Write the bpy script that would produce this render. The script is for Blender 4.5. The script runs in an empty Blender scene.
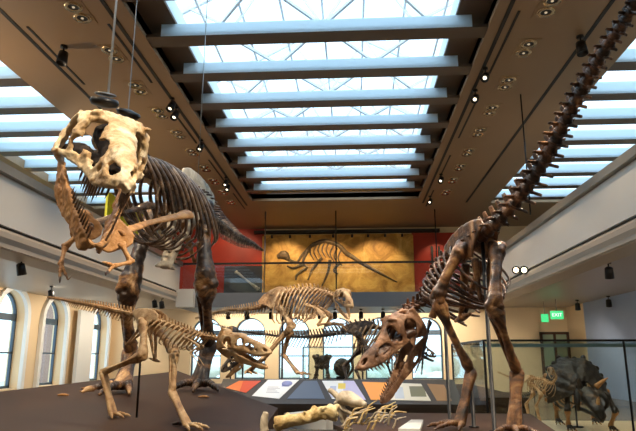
import bpy, bmesh, math, random
from mathutils import Vector, Matrix, noise, Quaternion

SC = bpy.context.scene
COL = SC.collection
RND = random.Random(11)
V = Vector
PI = math.pi

# ---------------------------------------------------------------- camera
FPX, IW, IH = 600.0, 636, 431
VX, VY = 354.0, 357.0
PITCH = math.atan((VY - IH / 2) / FPX)
YAW = math.atan((VX - IW / 2) / FPX * math.cos(PITCH))
EYE = V((0, 0, 1.6))
cR = V((math.cos(YAW), math.sin(YAW), 0))
cF = V((-math.sin(YAW) * math.cos(PITCH), math.cos(YAW) * math.cos(PITCH), math.sin(PITCH)))
cU = cR.cross(cF)
cam = bpy.data.cameras.new('camera')
cam.sensor_width = 36.0
cam.lens = 36.0 * FPX / IW
cam.clip_end = 200
co = bpy.data.objects.new('camera', cam)
COL.objects.link(co)
co.matrix_world = Matrix(((cR.x, cU.x, -cF.x, EYE.x), (cR.y, cU.y, -cF.y, EYE.y), (cR.z, cU.z, -cF.z, EYE.z), (0, 0, 0, 1)))
SC.camera = co


def ray(px, py):
    return cF + cR * ((px - IW / 2) / FPX) + cU * ((IH / 2 - py) / FPX)


def at(px, py, Y):
    """survey point: where a sight line meets the cross-hall plane at distance Y"""
    d = ray(px, py)
    return EYE + d * (Y / d.y)


def atx(px, py, X):
    d = ray(px, py)
    return EYE + d * (X / d.x)


def atz(px, py, Z):
    d = ray(px, py)
    return EYE + d * ((Z - EYE.z) / d.z)


# ---------------------------------------------------------------- mesh builder
def catmull(pts, sub):
    if len(pts) < 3:
        return [pts[0].lerp(pts[-1], i / sub) for i in range(sub + 1)]
    P = [pts[0] * 2 - pts[1]] + list(pts) + [pts[-1] * 2 - pts[-2]]
    out = []
    for i in range(1, len(P) - 2):
        a, b, c, d = P[i - 1], P[i], P[i + 1], P[i + 2]
        for k in range(sub):
            t = k / sub
            out.append(0.5 * ((2 * b) + (c - a) * t + (2 * a - 5 * b + 4 * c - d) * t * t + (3 * b - a - 3 * c + d) * t ** 3))
    out.append(pts[-1].copy())
    return out


def lerp_list(vals, n):
    out = []
    m = len(vals) - 1
    for i in range(n):
        x = i / max(1, n - 1) * m
        k = min(int(x), m - 1) if m > 0 else 0
        f = x - k
        f = f * f * (3 - 2 * f)
        out.append(vals[k] * (1 - f) + vals[min(k + 1, m)] * f)
    return out


def interp(tab, x):
    if x <= tab[0][0]:
        return tab[0][1]
    for (x0, y0), (x1, y1) in zip(tab, tab[1:]):
        if x <= x1:
            f = (x - x0) / (x1 - x0)
            return y0 + (y1 - y0) * f
    return tab[-1][1]


class MB:
    def __init__(s):
        s.v = []
        s.f = []

    def tube(s, pts, rad, seg=8, sub=4, flat=1.0, ref=None, twist=0.0):
        pts = [V(p) for p in pts]
        c = catmull(pts, sub)
        r = lerp_list(rad, len(c)) if len(rad) != len(c) else rad
        n = len(c)
        base = len(s.v)
        prev = None
        for i in range(n):
            t = (c[min(i + 1, n - 1)] - c[max(i - 1, 0)])
            if t.length < 1e-9:
                t = V((0, 0, 1))
            t.normalize()
            if ref is not None:
                b = V(ref) - t * V(ref).dot(t)
                if b.length < 1e-4:
                    b = t.orthogonal()
                b.normalize()
            elif prev is None:
                b = t.orthogonal().normalized()
            else:
                b = prev - t * prev.dot(t)
                b.normalize()
            prev = b
            a = b.cross(t)
            for k in range(seg):
                an = 2 * PI * k / seg
                s.v.append(c[i] + a * (math.cos(an) * r[i]) + b * (math.sin(an) * r[i] * flat))
        for i in range(n - 1):
            for k in range(seg):
                k2 = (k + 1) % seg
                s.f.append((base + i * seg + k, base + i * seg + k2, base + (i + 1) * seg + k2, base + (i + 1) * seg + k))
        s.f.append(tuple(base + k for k in range(seg))[::-1])
        s.f.append(tuple(base + (n - 1) * seg + k for k in range(seg)))
        return s

    def blob(s, c, rad, seg=10, rings=7, axes=None):
        c = V(c)
        rx, ry, rz = rad if hasattr(rad, '__len__') else (rad,) * 3
        X, Y, Z = axes if axes else (V((1, 0, 0)), V((0, 1, 0)), V((0, 0, 1)))
        base = len(s.v)
        s.v.append(c + Z * rz)
        for i in range(1, rings):
            p = PI * i / rings
            for k in range(seg):
                a = 2 * PI * k / seg
                s.v.append(c + X * (rx * math.sin(p) * math.cos(a)) + Y * (ry * math.sin(p) * math.sin(a)) + Z * (rz * math.cos(p)))
        s.v.append(c - Z * rz)
        for k in range(seg):
            s.f.append((base, base + 1 + k, base + 1 + (k + 1) % seg))
        for i in range(rings - 2):
            for k in range(seg):
                a0 = base + 1 + i * seg
                s.f.append((a0 + k, a0 + seg + k, a0 + seg + (k + 1) % seg, a0 + (k + 1) % seg))
        a0 = base + 1 + (rings - 2) * seg
        for k in range(seg):
            s.f.append((a0 + k, base + 1 + (rings - 1) * seg, a0 + (k + 1) % seg))
        return s

    def box(s, lo, hi):
        x0, y0, z0 = lo
        x1, y1, z1 = hi
        b = len(s.v)
        s.v += [V((x, y, z)) for z in (z0, z1) for x, y in ((x0, y0), (x1, y0), (x1, y1), (x0, y1))]
        s.f += [(b, b + 3, b + 2, b + 1), (b + 4, b + 5, b + 6, b + 7)] + [(b + k, b + (k + 1) % 4, b + 4 + (k + 1) % 4, b + 4 + k) for k in range(4)]
        return s

    def bar(s, a, b, w, h, up=(0, 0, 1)):
        a, b = V(a), V(b)
        t = (b - a).normalized()
        side = t.cross(V(up))
        if side.length < 1e-4:
            side = t.orthogonal()
        side.normalize()
        u = side.cross(t)
        i = len(s.v)
        for c in (a, b):
            for p, q in ((-1, -1), (1, -1), (1, 1), (-1, 1)):
                s.v.append(c + side * (p * w / 2) + u * (q * h / 2))
        s.f += [(i, i + 1, i + 2, i + 3), (i + 7, i + 6, i + 5, i + 4)] + [(i + k, i + 4 + k, i + 4 + (k + 1) % 4, i + (k + 1) % 4) for k in range(4)]
        return s

    def prism(s, poly, off):
        """closed solid: polygon poly (list of 3D points) and its copy shifted by off"""
        n = len(poly)
        i = len(s.v)
        off = V(off)
        s.v += [V(p) for p in poly] + [V(p) + off for p in poly]
        s.f += [tuple(range(i, i + n)), tuple(range(i + 2 * n - 1, i + n - 1, -1))]
        s.f += [(i + k, i + n + k, i + n + (k + 1) % n, i + (k + 1) % n) for k in range(n)]
        return s

    def ring(s, c, r0, r1, z0, z1, seg=20):
        """upright lathe wall between radii"""
        return s.lathe(c, [(r0, z0), (r1, z1)], seg)

    def lathe(s, c, prof, seg=16, axis=(0, 0, 1), close=True):
        c = V(c)
        ax = V(axis).normalized()
        X = ax.orthogonal().normalized()
        Y = ax.cross(X)
        b = len(s.v)
        for r, z in prof:
            for k in range(seg):
                a = 2 * PI * k / seg
                s.v.append(c + X * (r * math.cos(a)) + Y * (r * math.sin(a)) + ax * z)
        for i in range(len(prof) - 1):
            for k in range(seg):
                k2 = (k + 1) % seg
                s.f.append((b + i * seg + k, b + i * seg + k2, b + (i + 1) * seg + k2, b + (i + 1) * seg + k))
        if close:
            s.f.append(tuple(b + k for k in range(seg))[::-1])
            s.f.append(tuple(b + (len(prof) - 1) * seg + k for k in range(seg)))
        return s

    def sheet(s, P, keep=None):
        """grid of points P[i][j] -> open sheet, keep(i,j) tells which cells stay"""
        b = len(s.v)
        n, m = len(P), len(P[0])
        for row in P:
            s.v += [V(p) for p in row]
        for i in range(n - 1):
            for j in range(m - 1):
                if keep is None or keep(i, j):
                    s.f.append((b + i * m + j, b + i * m + j + 1, b + (i + 1) * m + j + 1, b + (i + 1) * m + j))
        return s

    def build(s, name, mat, parent=None, smooth=True, remesh=0.0, solid=0.0, rough=0.0, loc=None, fix=True, smooth_it=4):
        off = V((0, 0, 0))
        if parent is not None:
            off = root_of(parent)
        elif loc is not None:
            off = V(loc)
        me = bpy.data.meshes.new(name)
        me.from_pydata([p - off for p in s.v], [], s.f)
        if fix:
            bm = bmesh.new()
            bm.from_mesh(me)
            bmesh.ops.recalc_face_normals(bm, faces=bm.faces)
            bm.to_mesh(me)
            bm.free()
        if remesh or solid:
            tmp = bpy.data.objects.new('temporary', me)
            COL.objects.link(tmp)
            if solid:
                m = tmp.modifiers.new('s', 'SOLIDIFY')
                m.thickness = solid
                m.offset = 0
            if remesh:
                m = tmp.modifiers.new('r', 'REMESH')
                m.mode = 'VOXEL'
                m.voxel_size = remesh
                if smooth_it:
                    m = tmp.modifiers.new('m', 'SMOOTH')
                    m.factor = 0.5
                    m.iterations = smooth_it
            dg = bpy.context.evaluated_depsgraph_get()
            dg.update()
            me2 = bpy.data.meshes.new_from_object(tmp.evaluated_get(dg))
            bpy.data.objects.remove(tmp)
            bpy.data.meshes.remove(me)
            me = me2
            me.name = name
            if rough:
                me.calc_loop_triangles()
                sc = 0.22 / rough if rough > 0 else 1
                nn = [v.normal.copy() for v in me.vertices]
                for v, n in zip(me.vertices, nn):
                    p = v.co * (9.0)
                    v.co += n * (rough * (noise.noise(p) + 0.6 * noise.noise(p * 2.7)))
        if smooth:
            me.polygons.foreach_set('use_smooth', [True] * len(me.polygons))
        else:
            me.polygons.foreach_set('use_smooth', [False] * len(me.polygons))
        me.materials.clear()
        me.materials.append(mat)
        o = bpy.data.objects.new(name, me)
        COL.objects.link(o)
        if parent is not None:
            o.parent = parent
        elif loc is not None:
            o.location = V(loc)
        return o


ROOTLOC = {}


def root_of(o):
    while o.parent is not None:
        o = o.parent
    return ROOTLOC.get(o.name, V(o.location))


def thing(name, label, cat, loc=(0, 0, 0), group=None):
    o = bpy.data.objects.new(name, None)
    COL.objects.link(o)
    o.location = V(loc)
    o.empty_display_size = 0.1
    ROOTLOC[o.name] = V(loc)
    return tag(o, label, cat, group)


def tag(o, label, cat, group=None):
    o['label'] = label
    o['category'] = cat
    if group:
        o['group'] = group
    return o


def struct(o):
    o['kind'] = 'structure'
    return o


def copy_tree(o, loc=None, parent=None):
    c = o.copy()
    COL.objects.link(c)
    if parent is not None:
        c.parent = parent
        c.matrix_parent_inverse = o.matrix_parent_inverse
    if loc is not None:
        c.location = V(loc)
    for ch in list(o.children):
        copy_tree(ch, None, c)
    return c


# ---------------------------------------------------------------- materials
def srgb(r, g, b):
    f = lambda c: (c / 255 / 12.92) if c <= 10 else ((c / 255 + 0.055) / 1.055) ** 2.4
    return (f(r), f(g), f(b), 1)


def new_mat(name):
    m = bpy.data.materials.new(name)
    m.use_nodes = True
    return m, m.node_tree.nodes, m.node_tree.links, m.node_tree.nodes['Principled BSDF']


def plain(name, col, rough=0.5, metal=0.0, spec=0.5, var=0.0, scale=6.0, bump=0.0, bscale=60.0):
    m, N, L, P = new_mat(name)
    P.inputs['Roughness'].default_value = rough
    P.inputs['Metallic'].default_value = metal
    P.inputs['Specular IOR Level'].default_value = spec
    P.inputs['Base Color'].default_value = col
    tc = N.new('ShaderNodeTexCoord')
    if var:
        nz = N.new('ShaderNodeTexNoise')
        nz.inputs['Scale'].default_value = scale
        nz.inputs['Detail'].default_value = 5
        L.new(tc.outputs['Object'], nz.inputs['Vector'])
        mx = N.new('ShaderNodeMix')
        mx.data_type = 'RGBA'
        mx.inputs['A'].default_value = tuple(c * (1 - var) for c in col[:3]) + (1,)
        mx.inputs['B'].default_value = tuple(min(1, c * (1 + var)) for c in col[:3]) + (1,)
        L.new(nz.outputs['Fac'], mx.inputs['Factor'])
        L.new(mx.outputs['Result'], P.inputs['Base Color'])
    if bump:
        nb = N.new('ShaderNodeTexNoise')
        nb.inputs['Scale'].default_value = bscale
        nb.inputs['Detail'].default_value = 4
        L.new(tc.outputs['Object'], nb.inputs['Vector'])
        bp = N.new('ShaderNodeBump')
        bp.inputs['Strength'].default_value = bump
        bp.inputs['Distance'].default_value = 0.02
        L.new(nb.outputs['Fac'], bp.inputs['Height'])
        L.new(bp.outputs['Normal'], P.inputs['Normal'])
    return m


def bone_mat(name, stops, rough=0.45, scale=3.0, bump=0.5, spec=0.5, warp=1.2):
    """fossil: noise through a ramp of colours, fine pits as bump"""
    m, N, L, P = new_mat(name)
    tc = N.new('ShaderNodeTexCoord')
    nz = N.new('ShaderNodeTexNoise')
    nz.inputs['Scale'].default_value = scale
    nz.inputs['Detail'].default_value = 8
    nz.inputs['Roughness'].default_value = 0.65
    nz.inputs['Distortion'].default_value = warp
    L.new(tc.outputs['Object'], nz.inputs['Vector'])
    cr = N.new('ShaderNodeValToRGB')
    e = cr.color_ramp.elements
    e[0].position, e[0].color = stops[0]
    e[1].position, e[1].color = stops[-1]
    for p, c in stops[1:-1]:
        k = e.new(p)
        k.color = c
    L.new(nz.outputs['Fac'], cr.inputs['Fac'])
    L.new(cr.outputs['Color'], P.inputs['Base Color'])
    P.inputs['Roughness'].default_value = rough
    P.inputs['Specular IOR Level'].default_value = spec
    nb = N.new('ShaderNodeTexNoise')
    nb.inputs['Scale'].default_value = scale * 9
    nb.inputs['Detail'].default_value = 6
    nb.inputs['Roughness'].default_value = 0.7
    L.new(tc.outputs['Object'], nb.inputs['Vector'])
    bp = N.new('ShaderNodeBump')
    bp.inputs['Strength'].default_value = bump
    bp.inputs['Distance'].default_value = 0.015
    L.new(nb.outputs['Fac'], bp.inputs['Height'])
    L.new(bp.outputs['Normal'], P.inputs['Normal'])
    return m


def glow(name, col, strength):
    m, N, L, P = new_mat(name)
    P.inputs['Base Color'].default_value = (0, 0, 0, 1)
    P.inputs['Emission Color'].default_value = col
    P.inputs['Emission Strength'].default_value = strength
    return m


def glass_mat(name, tint=(0.9, 0.96, 0.95, 1), refl=0.06, rough=0.02):
    m, N, L, P = new_mat(name)
    out = N['Material Output']
    tr = N.new('ShaderNodeBsdfTransparent')
    tr.inputs['Color'].default_value = tint
    gl = N.new('ShaderNodeBsdfGlossy')
    gl.inputs['Roughness'].default_value = rough
    mx = N.new('ShaderNodeMixShader')
    lw = N.new('ShaderNodeLayerWeight')
    lw.inputs['Blend'].default_value = 0.5
    pw = N.new('ShaderNodeMath')
    pw.operation = 'POWER'
    pw.inputs[1].default_value = 5.0
    ma = N.new('ShaderNodeMath')
    ma.operation = 'MULTIPLY_ADD'
    ma.use_clamp = True
    ma.inputs[1].default_value = 0.9
    ma.inputs[2].default_value = refl
    L.new(lw.outputs['Facing'], pw.inputs[0])
    L.new(pw.outputs[0], ma.inputs[0])
    L.new(ma.outputs[0], mx.inputs['Fac'])
    L.new(tr.outputs['BSDF'], mx.inputs[1])
    L.new(gl.outputs['BSDF'], mx.inputs[2])
    L.new(mx.outputs['Shader'], out.inputs['Surface'])
    return m


M = {}
M['ceiling'] = plain('ceiling paint', srgb(150, 122, 92), 0.55, var=0.06, scale=0.7)
M['ceil_dark'] = plain('ceiling recess paint', srgb(92, 74, 56), 0.6, var=0.08, scale=1.0)
M['slot'] = plain('track slot black', srgb(22, 18, 15), 0.6)
M['beam'] = plain('beam bronze', srgb(86, 70, 56), 0.4, var=0.1, scale=2.0)
M['fin'] = plain('white fin', srgb(225, 236, 243), 0.5, var=0.03)
M['truss'] = plain('white truss paint', srgb(244, 248, 250), 0.5)
M['parapet'] = plain('pale grey fascia', srgb(208, 208, 206), 0.45, var=0.03, scale=0.6)
M['rail'] = plain('bronze grey rail', srgb(150, 145, 135), 0.35, metal=0.3)
M['gap'] = plain('shadow gap dark', srgb(40, 32, 26), 0.6)
M['cream'] = plain('cream wall paint', srgb(232, 205, 165), 0.6, var=0.04, scale=0.8)
M['soffit'] = plain('grey soffit', srgb(178, 168, 156), 0.4, var=0.05, scale=0.6)
M['white'] = plain('white wall paint', srgb(232, 232, 230), 0.5, var=0.02)
M['slab_edge'] = plain('blue grey slab edge', srgb(104, 108, 114), 0.5, var=0.05)
M['red'] = plain('red painted wall', srgb(178, 46, 14), 0.5, var=0.45, scale=0.8)
M['yellow'] = plain('yellow banner', srgb(225, 215, 40), 0.5)
M['frame'] = plain('slate window frame', srgb(60, 80, 98), 0.45)
M['floor'] = plain('polished stone floor', srgb(120, 104, 86), 0.25, var=0.12, scale=1.5)
M['blackmetal'] = plain('black metal', srgb(24, 23, 24), 0.4, metal=0.3)
M['steel'] = plain('dull steel', srgb(150, 150, 148), 0.3, metal=0.9)
M['bluewall'] = plain('blue painted wall', srgb(150, 165, 195), 0.6, var=0.12, scale=1.2)
M['glass'] = glass_mat('clear glass', (0.93, 0.97, 0.97, 1), 0.035)


def frosted(name, tint):
    m, N, L, P = new_mat(name)
    out = N['Material Output']
    P.inputs['Base Color'].default_value = tint
    P.inputs['Roughness'].default_value = .3
    tl = N.new('ShaderNodeBsdfTranslucent')
    tl.inputs['Color'].default_value = tint
    mx = N.new('ShaderNodeMixShader')
    mx.inputs['Fac'].default_value = .72
    L.new(P.outputs['BSDF'], mx.inputs[1])
    L.new(tl.outputs['BSDF'], mx.inputs[2])
    L.new(mx.outputs['Shader'], out.inputs['Surface'])
    return m


M['fin'] = frosted('frosted glass fin', srgb(240, 250, 255))
M['sky_glass'] = glass_mat('skylight glass', (0.93, 0.97, 1.0, 1), 0.04)
M['platform'] = plain('dark stained platform', srgb(62, 42, 29), 0.5, spec=.2, var=0.18, scale=1.4, bump=0.05, bscale=40)
M['platform_side'] = plain('grey platform side', srgb(126, 128, 132), 0.5, var=0.06)
M['pale_top'] = plain('pale plinth top', srgb(196, 196, 192), 0.5, var=0.05)
M['console'] = plain('dark console', srgb(52, 42, 35), 0.45, var=0.1)
M['reflector'] = plain('brushed reflector', srgb(190, 165, 130), 0.25, metal=0.9)
M['plate'] = plain('light plate', srgb(150, 120, 85), 0.4)
M['wood'] = plain('dark wood door', srgb(72, 44, 26), 0.5, var=0.2, scale=4)
M['brick'] = plain('outside brick', srgb(150, 120, 110), 0.8, var=0.2, scale=3)
# ---------------------------------------------------------------- room
HC = 8.0                   # ceiling height
XL, XR = -7.65, 5.75       # inner edges of the side galleries
WL, WR = -12.2, 10.3       # outer walls
YB = 30.0                  # back wall
Y0 = -3.0
SKL, SKR, SKY0, SKY1 = -3.58, 2.15, 3.0, 24.2
ZF, ZP = 4.35, 5.7         # gallery floor / top of parapet
SOF = 3.95                 # soffit under galleries

o = MB().box((WL - .3, Y0 - .3, -.2), (WR + .3, YB + .3, 0)).build('floor', M['floor'], smooth=False)
struct(o)

# ceiling panels round the three skylights
PITCHB, YB0 = 1.68, 10.98 - 1.68 * 4
beams_y = [YB0 + PITCHB * i for i in range(-1, 13)]
GYL0, GYL1 = -11.4, -7.75    # left side skylight
GYR0, GYR1 = 5.9, 9.6
c = MB()
T = .3
c.box((GYL1, Y0, HC), (SKL - .62, YB, HC + T))
c.box((SKR + .62, Y0, HC), (GYR0, YB, HC + T))
c.box((SKL - .62, SKY1 + .1, HC), (SKR + .62, YB, HC + T))
c.box((SKL - .62, Y0, HC), (SKR + .62, SKY0, HC + T))
c.box((WL - .3, Y0, HC), (GYL0, YB, HC + T))
c.box((GYR1, Y0, HC), (WR + .3, YB, HC + T))
c.box((GYL0, SKY1 + 1, HC), (GYL1, YB, HC + T))
c.box((GYR0, SKY1 + 1, HC), (GYR1, YB, HC + T))
struct(c.build('ceiling', M['ceiling'], smooth=False))
# recess of the main skylight: brown ledge then white upstand
c = MB()
for x0, x1 in ((SKL - .62, SKL), (SKR, SKR + .62)):
    c.box((x0, SKY0, HC + .30), (x1, SKY1 + .1, HC + .36))
c.box((SKL - .66, SKY0, HC + .1), (SKL - .62, SKY1 + .1, HC + .36))
c.box((SKR + .62, SKY0, HC + .1), (SKR + .66, SKY1 + .1, HC + .36))
c.box((SKL - .62, SKY1 + .1, HC + .1), (SKR + .62, SKY1 + .16, HC + .36))
struct(c.build('trim_1', M['ceil_dark'], smooth=False))
c = MB()
c.box((SKL - .06, SKY0, HC + .36), (SKL, SKY1 + .1, HC + .75))
c.box((SKR, SKY0, HC + .36), (SKR + .06, SKY1 + .1, HC + .75))
c.box((SKL, SKY1 + .1, HC + .36), (SKR, SKY1 + .16, HC + .75))
c.box((GYL0 - .06, Y0, HC + .3), (GYL0, SKY1 + 1, HC + .7))
c.box((GYL1, Y0, HC + .3), (GYL1 + .06, SKY1 + 1, HC + .7))
c.box((GYR0 - .06, Y0, HC + .3), (GYR0, SKY1 + 1, HC + .7))
c.box((GYR1, Y0, HC + .3), (GYR1 + .06, SKY1 + 1, HC + .7))
struct(c.build('trim_2', M['fin'], smooth=False))

for i, y in enumerate(beams_y):
    if y > SKY1 - .2:
        continue
    o = MB().box((SKL - .62, y, HC + .02), (SKR + .62, y + .42, HC + .09)).build('beam', M['beam'], smooth=False)
    struct(o)
    f = MB().box((SKL - .3, y - .025, HC + .03), (SKR + .3, y - .002, HC + .29)).build('fin', M['fin'], o, smooth=False)
for side, (x0, x1) in enumerate(((GYL0, GYL1), (GYR0, GYR1))):
    for y in beams_y:
        o = MB().box((x0, y, HC + .02), (x1, y + .42, HC + .09)).build('beam', M['beam'], smooth=False)
        struct(o)
        MB().box((x0, y - .025, HC + .03), (x1, y - .002, HC + .34)).build('fin', M['fin'], o, smooth=False)

# glass over the skylights, with white trusses above
o = MB().box((SKL, SKY0, HC + .75), (SKR, SKY1 + .16, HC + .76)).build('window_1', M['sky_glass'], smooth=False)
struct(o)
MB().box((GYL0, Y0, HC + .7), (GYL1, SKY1 + 1, HC + .71)).build('window_2', M['sky_glass'], smooth=False)['kind'] = 'structure'
MB().box((GYR0, Y0, HC + .7), (GYR1, SKY1 + 1, HC + .71)).build('window_3', M['sky_glass'], smooth=False)['kind'] = 'structure'
zt = HC + 2.6
for k in range(6):
    y = 6.0 + k * 4.2
    t = MB()
    a, b, c1 = V((SKL - 2, y, zt - .4)), V((SKR + 2, y, zt - .4)), V((-.7, y, zt + 2.2))
    t.bar(a, b, .10, .14)
    t.bar(a, c1, .10, .14)
    t.bar(b, c1, .10, .14)
    n = 4
    for i in range(n):
        p = a.lerp(b, i / n)
        q = a.lerp(b, (i + 1) / n)
        mid = a.lerp(b, (i + .5) / n)
        h = (2.6) * (1 - abs((i + .5) / n - .5) * 2)
        top = mid + V((0, 0, max(.4, h)))
        t.bar(p, top, .06, .07)
        t.bar(q, top, .06, .07)
    # diagonal bracing to the next truss
    if k < 5:
        for i in range(2):
            xa = SKL + (SKR - SKL) * i / 2
            xb = SKL + (SKR - SKL) * (i + 1) / 2
            t.bar((xa, y, zt - .4), (xb, y + 4.2, zt - .4), .07, .08)
            t.bar((xb, y, zt - .4), (xa, y + 4.2, zt - .4), .07, .08)
    struct(t.build('roof_truss', M['truss'], smooth=False))
t = MB()
for i in range(9):
    x = SKL - 1.5 + i * (SKR - SKL + 3) / 8
    t.box((x - .03, 4, zt + .0), (x + .03, 27, zt + .06))
struct(t.build('roof_glazing_bars', M['truss'], smooth=False))

# outer walls -------------------------------------------------------------


def arch_wall(name, origin, ux, length, height, wins, thick, nrm, mat):
    """wall along ux with round-topped openings; wins = (centre, half width, sill, spring)"""
    m = MB()
    o0, ux, nrm = V(origin), V(ux), V(nrm)
    def slab(u0, u1, z0, z1):
        if u1 - u0 < 1e-4:
            return
        p = [o0 + ux * u0 + V((0, 0, z0)), o0 + ux * u1 + V((0, 0, z0)), o0 + ux * u1 + V((0, 0, z1)), o0 + ux * u0 + V((0, 0, z1))]
        m.prism(p, nrm * thick)
    u = 0
    for (c, hw, sill, spr) in sorted(wins):
        slab(u, c - hw, 0, height)
        slab(c - hw, c + hw, 0, sill)
        K = 20
        for k in range(K):
            a0, a1 = PI - PI * k / K, PI - PI * (k + 1) / K
            p = [o0 + ux * (c + hw * math.cos(a0)) + V((0, 0, spr + hw * math.sin(a0))),
                 o0 + ux * (c + hw * math.cos(a1)) + V((0, 0, spr + hw * math.sin(a1))),
                 o0 + ux * (c + hw * math.cos(a1)) + V((0, 0, height)),
                 o0 + ux * (c + hw * math.cos(a0)) + V((0, 0, height))]
            m.prism(p, nrm * thick)
        u = c + hw
    slab(u, length, 0, height)
    return struct(m.build(name, mat, smooth=False))


def arch_frame(name, origin, ux, nrm, c, hw, sill, spr, w=.07):
    """dark frame with transom, meeting rail, centre mullion; glass behind"""
    o0, ux, nrm = V(origin), V(ux), V(nrm)
    P = lambda u, z: o0 + ux * u + V((0, 0, z))
    root = bpy.data.objects.new(name, None)
    COL.objects.link(root)
    root.location = P(c, sill)
    ROOTLOC[root.name] = V(root.location)
    struct(root)
    m = MB()
    K = 18
    for k in range(K):
        a0, a1 = PI * k / K, PI * (k + 1) / K
        r0, r1 = hw, hw - w
        m.prism([P(c + r0 * math.cos(a0), spr + r0 * math.sin(a0)), P(c + r0 * math.cos(a1), spr + r0 * math.sin(a1)),
                 P(c + r1 * math.cos(a1), spr + r1 * math.sin(a1)), P(c + r1 * math.cos(a0), spr + r1 * math.sin(a0))], nrm * .1)
    def rect(u0, u1, z0, z1):
        m.prism([P(u0, z0), P(u1, z0), P(u1, z1), P(u0, z1)], nrm * .1)
    rect(c - hw, c - hw + w, sill, spr)
    rect(c + hw - w, c + hw, sill, spr)
    rect(c - hw, c + hw, sill, sill + w)
    rect(c - hw, c + hw, spr - .1, spr + .14)
    zm = sill + (spr - sill) * .5
    rect(c - hw, c + hw, zm - .03, zm + .03)
    m.build('window_frame', M['frame'], root, smooth=False)
    g = MB()
    pts = [P(c - hw + .02, sill), P(c + hw - .02, sill)] + [P(c + (hw - .02) * math.cos(PI * k / K), spr + (hw - .02) * math.sin(PI * k / K)) for k in range(K + 1)]
    g.prism([p + nrm * .05 for p in pts], nrm * .01)
    g.build('pane', M['glass'], root, smooth=False)
    return root


BW = [(at(px, 345, YB).x, .76, .55, 2.75) for px in (206, 250, 294, 338, 381, 427)]
arch_wall('wall_back', (WL, YB, 0), (1, 0, 0), WR - WL, SOF + .45, [(x - WL, hw, s, z) for x, hw, s, z in BW], .45, (0, 1, 0), M['cream'])
wn = 4
for x, hw, s, z in BW:
    arch_frame('window_%d' % wn, (WL, YB + .22, 0), (1, 0, 0), (0, 1, 0), x - WL, hw, s, z)
    wn += 1
# upper back wall behind the gallery
struct(MB().box((WL, YB, SOF + .45), (WR, YB + .45, HC + .3)).build('wall_back_upper', M['cream'], smooth=False))
LWN = [(14.2, .95, .5, 3.0), (17.6, .95, .5, 3.0), (20.95, .95, .5, 3.0), (24.15, .95, .5, 3.0), (29.0 - .4, .95, .5, 3.0)]
arch_wall('wall_left', (WL, Y0, 0), (0, 1, 0), YB - Y0, SOF + .4, [(y - Y0, hw, s, z) for y, hw, s, z in LWN], .5, (-1, 0, 0), M['cream'])
for y, hw, s, z in LWN:
    arch_frame('window_%d' % wn, (WL - .3, Y0, 0), (0, 1, 0), (-1, 0, 0), y - Y0, hw, s, z, .09)
    wn += 1
struct(MB().box((WL - .5, Y0, SOF + .4), (WL, YB, HC + .3)).build('wall_left_upper', M['white'], smooth=False))
struct(MB().box((WR, Y0, 0), (WR + .3, YB, HC + .3)).build('wall_right', M['cream'], smooth=False))
struct(MB().box((WL - .3, Y0 - .3, 0), (WR + .3, Y0, HC + .3)).build('wall_front', M['cream'], smooth=False))
# white piers beside the left windows
p = MB()
for y, hw, s, z in LWN:
    K = 16
    for k in range(K):
        a0, a1 = PI * k / K, PI * (k + 1) / K
        r0, r1 = hw + .2, hw
        q = [V((WL, y + r0 * math.cos(a0), z + r0 * math.sin(a0))), V((WL, y + r0 * math.cos(a1), z + r0 * math.sin(a1))),
             V((WL, y + r1 * math.cos(a1), z + r1 * math.sin(a1))), V((WL, y + r1 * math.cos(a0), z + r1 * math.sin(a0)))]
        p.prism(q, (.14, 0, 0))
    p.box((WL, y - hw - .2, 0), (WL + .14, y - hw, z))
    p.box((WL, y + hw, 0), (WL + .14, y + hw + .2, z))
struct(p.build('trim_3', M['white'], smooth=False))
# plain white screen wall standing between the last two windows
struct(MB().box((WL + .3, 25.6, 0), (WL + .45, 27.0, 3.6)).build('trim_4', M['white'], smooth=False))

# galleries ---------------------------------------------------------------
YG = 26.0
g = MB()
g.box((WL, Y0, SOF), (XL - .02, YB, ZF))
g.box((XR + .02, Y0, SOF), (WR, YB, ZF))
struct(g.build('gallery_floor', M['soffit'], smooth=False))
struct(MB().box((XL - .02, YG, SOF - .25), (XR + .02, YB, ZF - .02)).build('gallery_floor_back', M['slab_edge'], smooth=False))
for nm, x, sgn in (('left', XL, 1), ('right', XR, -1)):
    a = MB().box((x - .02 if sgn < 0 else x - .18, Y0, ZF + .06), (x + .18 if sgn < 0 else x + .02, YG, ZP - .22))
    struct(a.build('parapet_' + nm, M['parapet'], smooth=False))
    struct(MB().box((min(x - .06 * sgn, x - .3 * sgn), Y0, ZF - .02), (max(x - .06 * sgn, x - .3 * sgn), YG, ZF + .06)).build('shadow_gap_' + nm, M['gap'], smooth=False))
    # moulded lower edge of the gallery
    q = [V((x, Y0, ZF - .02)), V((x + .05 * sgn, Y0, ZF - .08)), V((x + .05 * sgn, Y0, ZF - .2)), V((x - .1 * sgn, Y0, SOF - .02)), V((x - .5 * sgn, Y0, SOF - .12)), V((x - .5 * sgn, Y0, ZF - .02))]
    struct(MB().prism(q, (0, YG - Y0, 0)).build('gallery_edge_' + nm, M['soffit'], smooth=False))
    r = MB().box((x - .14, Y0, ZP - .2), (x + .14, YG, ZP))
    struct(r.build('handrail_' + nm, M['rail'], smooth=False))
# back gallery glass balustrade
br = thing('glass_balustrade', 'clear glass balustrade with dark handrail along the back gallery edge', 'railing', (-.95, YG, ZF))
MB().box((XL + .15, YG + .02, ZF - .02), (XR - .15, YG + .04, 5.58)).build('glass_panel', M['glass'], br, smooth=False)
MB().box((XL + .15, YG - .0, 5.58), (XR - .15, YG + .07, 5.66)).build('handrail', M['blackmetal'], br, smooth=False)
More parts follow.
